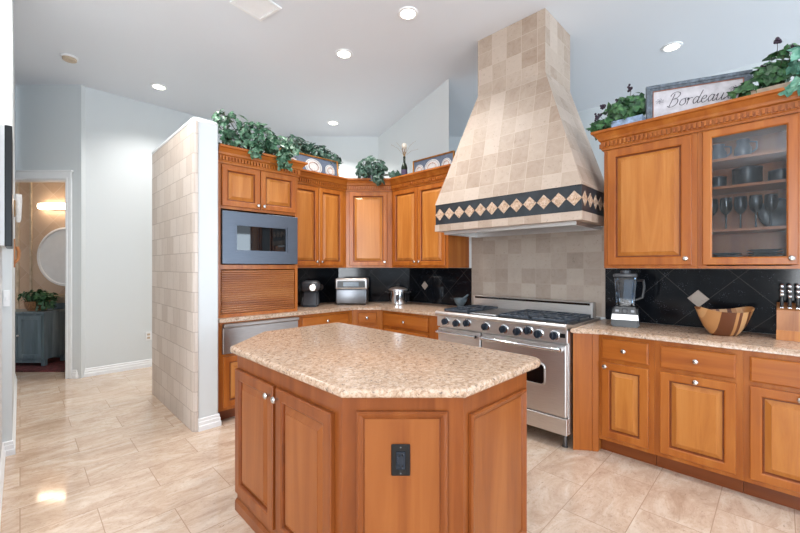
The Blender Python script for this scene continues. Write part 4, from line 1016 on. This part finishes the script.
# ------------------------------------------------------------------ powder room
def bt(name, label, cat, lx, ly, z=0, rz=0):
    p = Matrix.Rotation(R45, 3, 'Z') @ Vector((lx, ly, 0)); return thing(name, label, cat, (.49+p.x, HW+p.y, z), R45+rz)
t = bt('rug', 'dark red patterned rug on the powder room floor', 'rug', -.95, .75)
obj('pile', box(BM(), -.75, .75, -.48, .6, .0005, .012, .003), 'rug', t)
t = bt('cabinet', 'distressed blue-grey cabinet in the powder room under the basket plant', 'cabinet', -1.22, .70, .0125)
bm = BM(); box(bm, -.345, .345, -.19, .16, .09, .715); obj('body', bm, 'grey_wood', t)
bm = BM(); box(bm, -.36, .36, -.21, .16, .715, .742, .005); obj('top', bm, 'grey_wood', t)
for x0, x1 in ((-.325, -.005), (.005, .325)):
    bm = BM(); R = rings_rect(bm, x0, x1, .11, .69, [(0, -.1905), (0, -.208), (.05, -.208), (.055, -.198), (.06, -.198)]); bm.faces.new(R[-1]); d = obj('door', bm, 'grey_wood', t); knob_at(d, x1-.02 if x0 < -.1 else x0+.02, .42, -.208)
for sx in (-.32, .32):
    for sy in (-.16, .13):
        bm = BM(); box(bm, sx-.025, sx+.025, sy-.025, sy+.025, 0, .09, .004); obj('leg', bm, 'grey_wood', t)
bm = BM(); 
hull(bm, [(-.295, -.185, .045), (.295, -.185, .045), (.295, -.17, .045), (-.295, -.17, .045)], [(-.295, -.185, .09), (.295, -.185, .09), (.295, -.17, .09), (-.295, -.17, .09)]); obj('apron', bm, 'grey_wood', t)
t = bt('basket_plant', 'trailing green plant in a wicker basket on the powder room cabinet', 'plant', -1.15, .70, .755)
bm = BM(); lathe(bm, [(.10, 0), (.13, .06), (.14, .13), (.13, .13), (.11, .05), (.05, .02)], (0, 0, 0), 20); obj('basket', bm, 'basket', t, True)
bl = [((.02, -.02, .19), (.22, .16, .1), 3), ((.2, -.08, .08), (.12, .1, .1), 1.2)]
foliage(bl, 190, .065, 23, 'leaf', t, base=(0, 0, .1))
t = bt('vanity', 'curved grey-blue vanity pedestal with a stone basin', 'vanity', -1.14, 1.22, .0125)
bm = BM(); lathe(bm, [(.22, 0), (.24, .02), (.3, .35), (.31, .6), (.28, .82)], (0, 0, 0), 28); obj('pedestal', bm, 'grey_wood', t, True)
bm = BM(); lathe(bm, [(.29, .82), (.31, .86), (.325, .92), (.30, .92), (.29, .87), (.1, .84)], (0, 0, 0), 28); obj('basin', bm, 'beige', t, True)
bm = BM(); tube(bm, [(0, .27, .90), (0, .27, 1.05), (0, .21, 1.09), (0, .15, 1.05)], .012, 8); obj('tap', bm, 'black', t, True)
t = bt('round_mirror', 'round white framed mirror on the powder room tile', 'mirror', -1.46, 1.55, 1.53)
bm = BM(); lathe(bm, [(.44, -.001), (.48, -.004), (.48, -.03), (.45, -.035), (.44, -.02)], (0, 0, 0), 48, 'y'); obj('frame', bm, 'white', t, True)
bm = BM(); lathe(bm, [(.445, -.002), (.445, -.015)], (0, 0, 0), 48, 'y'); obj('mirror_glass', bm, 'mirror', t, True)
t = bt('vanity_light', 'lit horizontal bar lamp above the round mirror', 'wall lamp', -1.46, 1.55, 2.34)
bm = BM(); box(bm, -.3, .3, -.03, -.001, -.05, .05, .005); obj('back_plate', bm, 'nickel', t)
bm = BM(); lathe(bm, [(.045, -.38), (.05, -.37), (.05, .37), (.045, .38)], (0, -.085, 0), 18, 'x'); obj('glass_tube', bm, 'bathbulb', t, True)
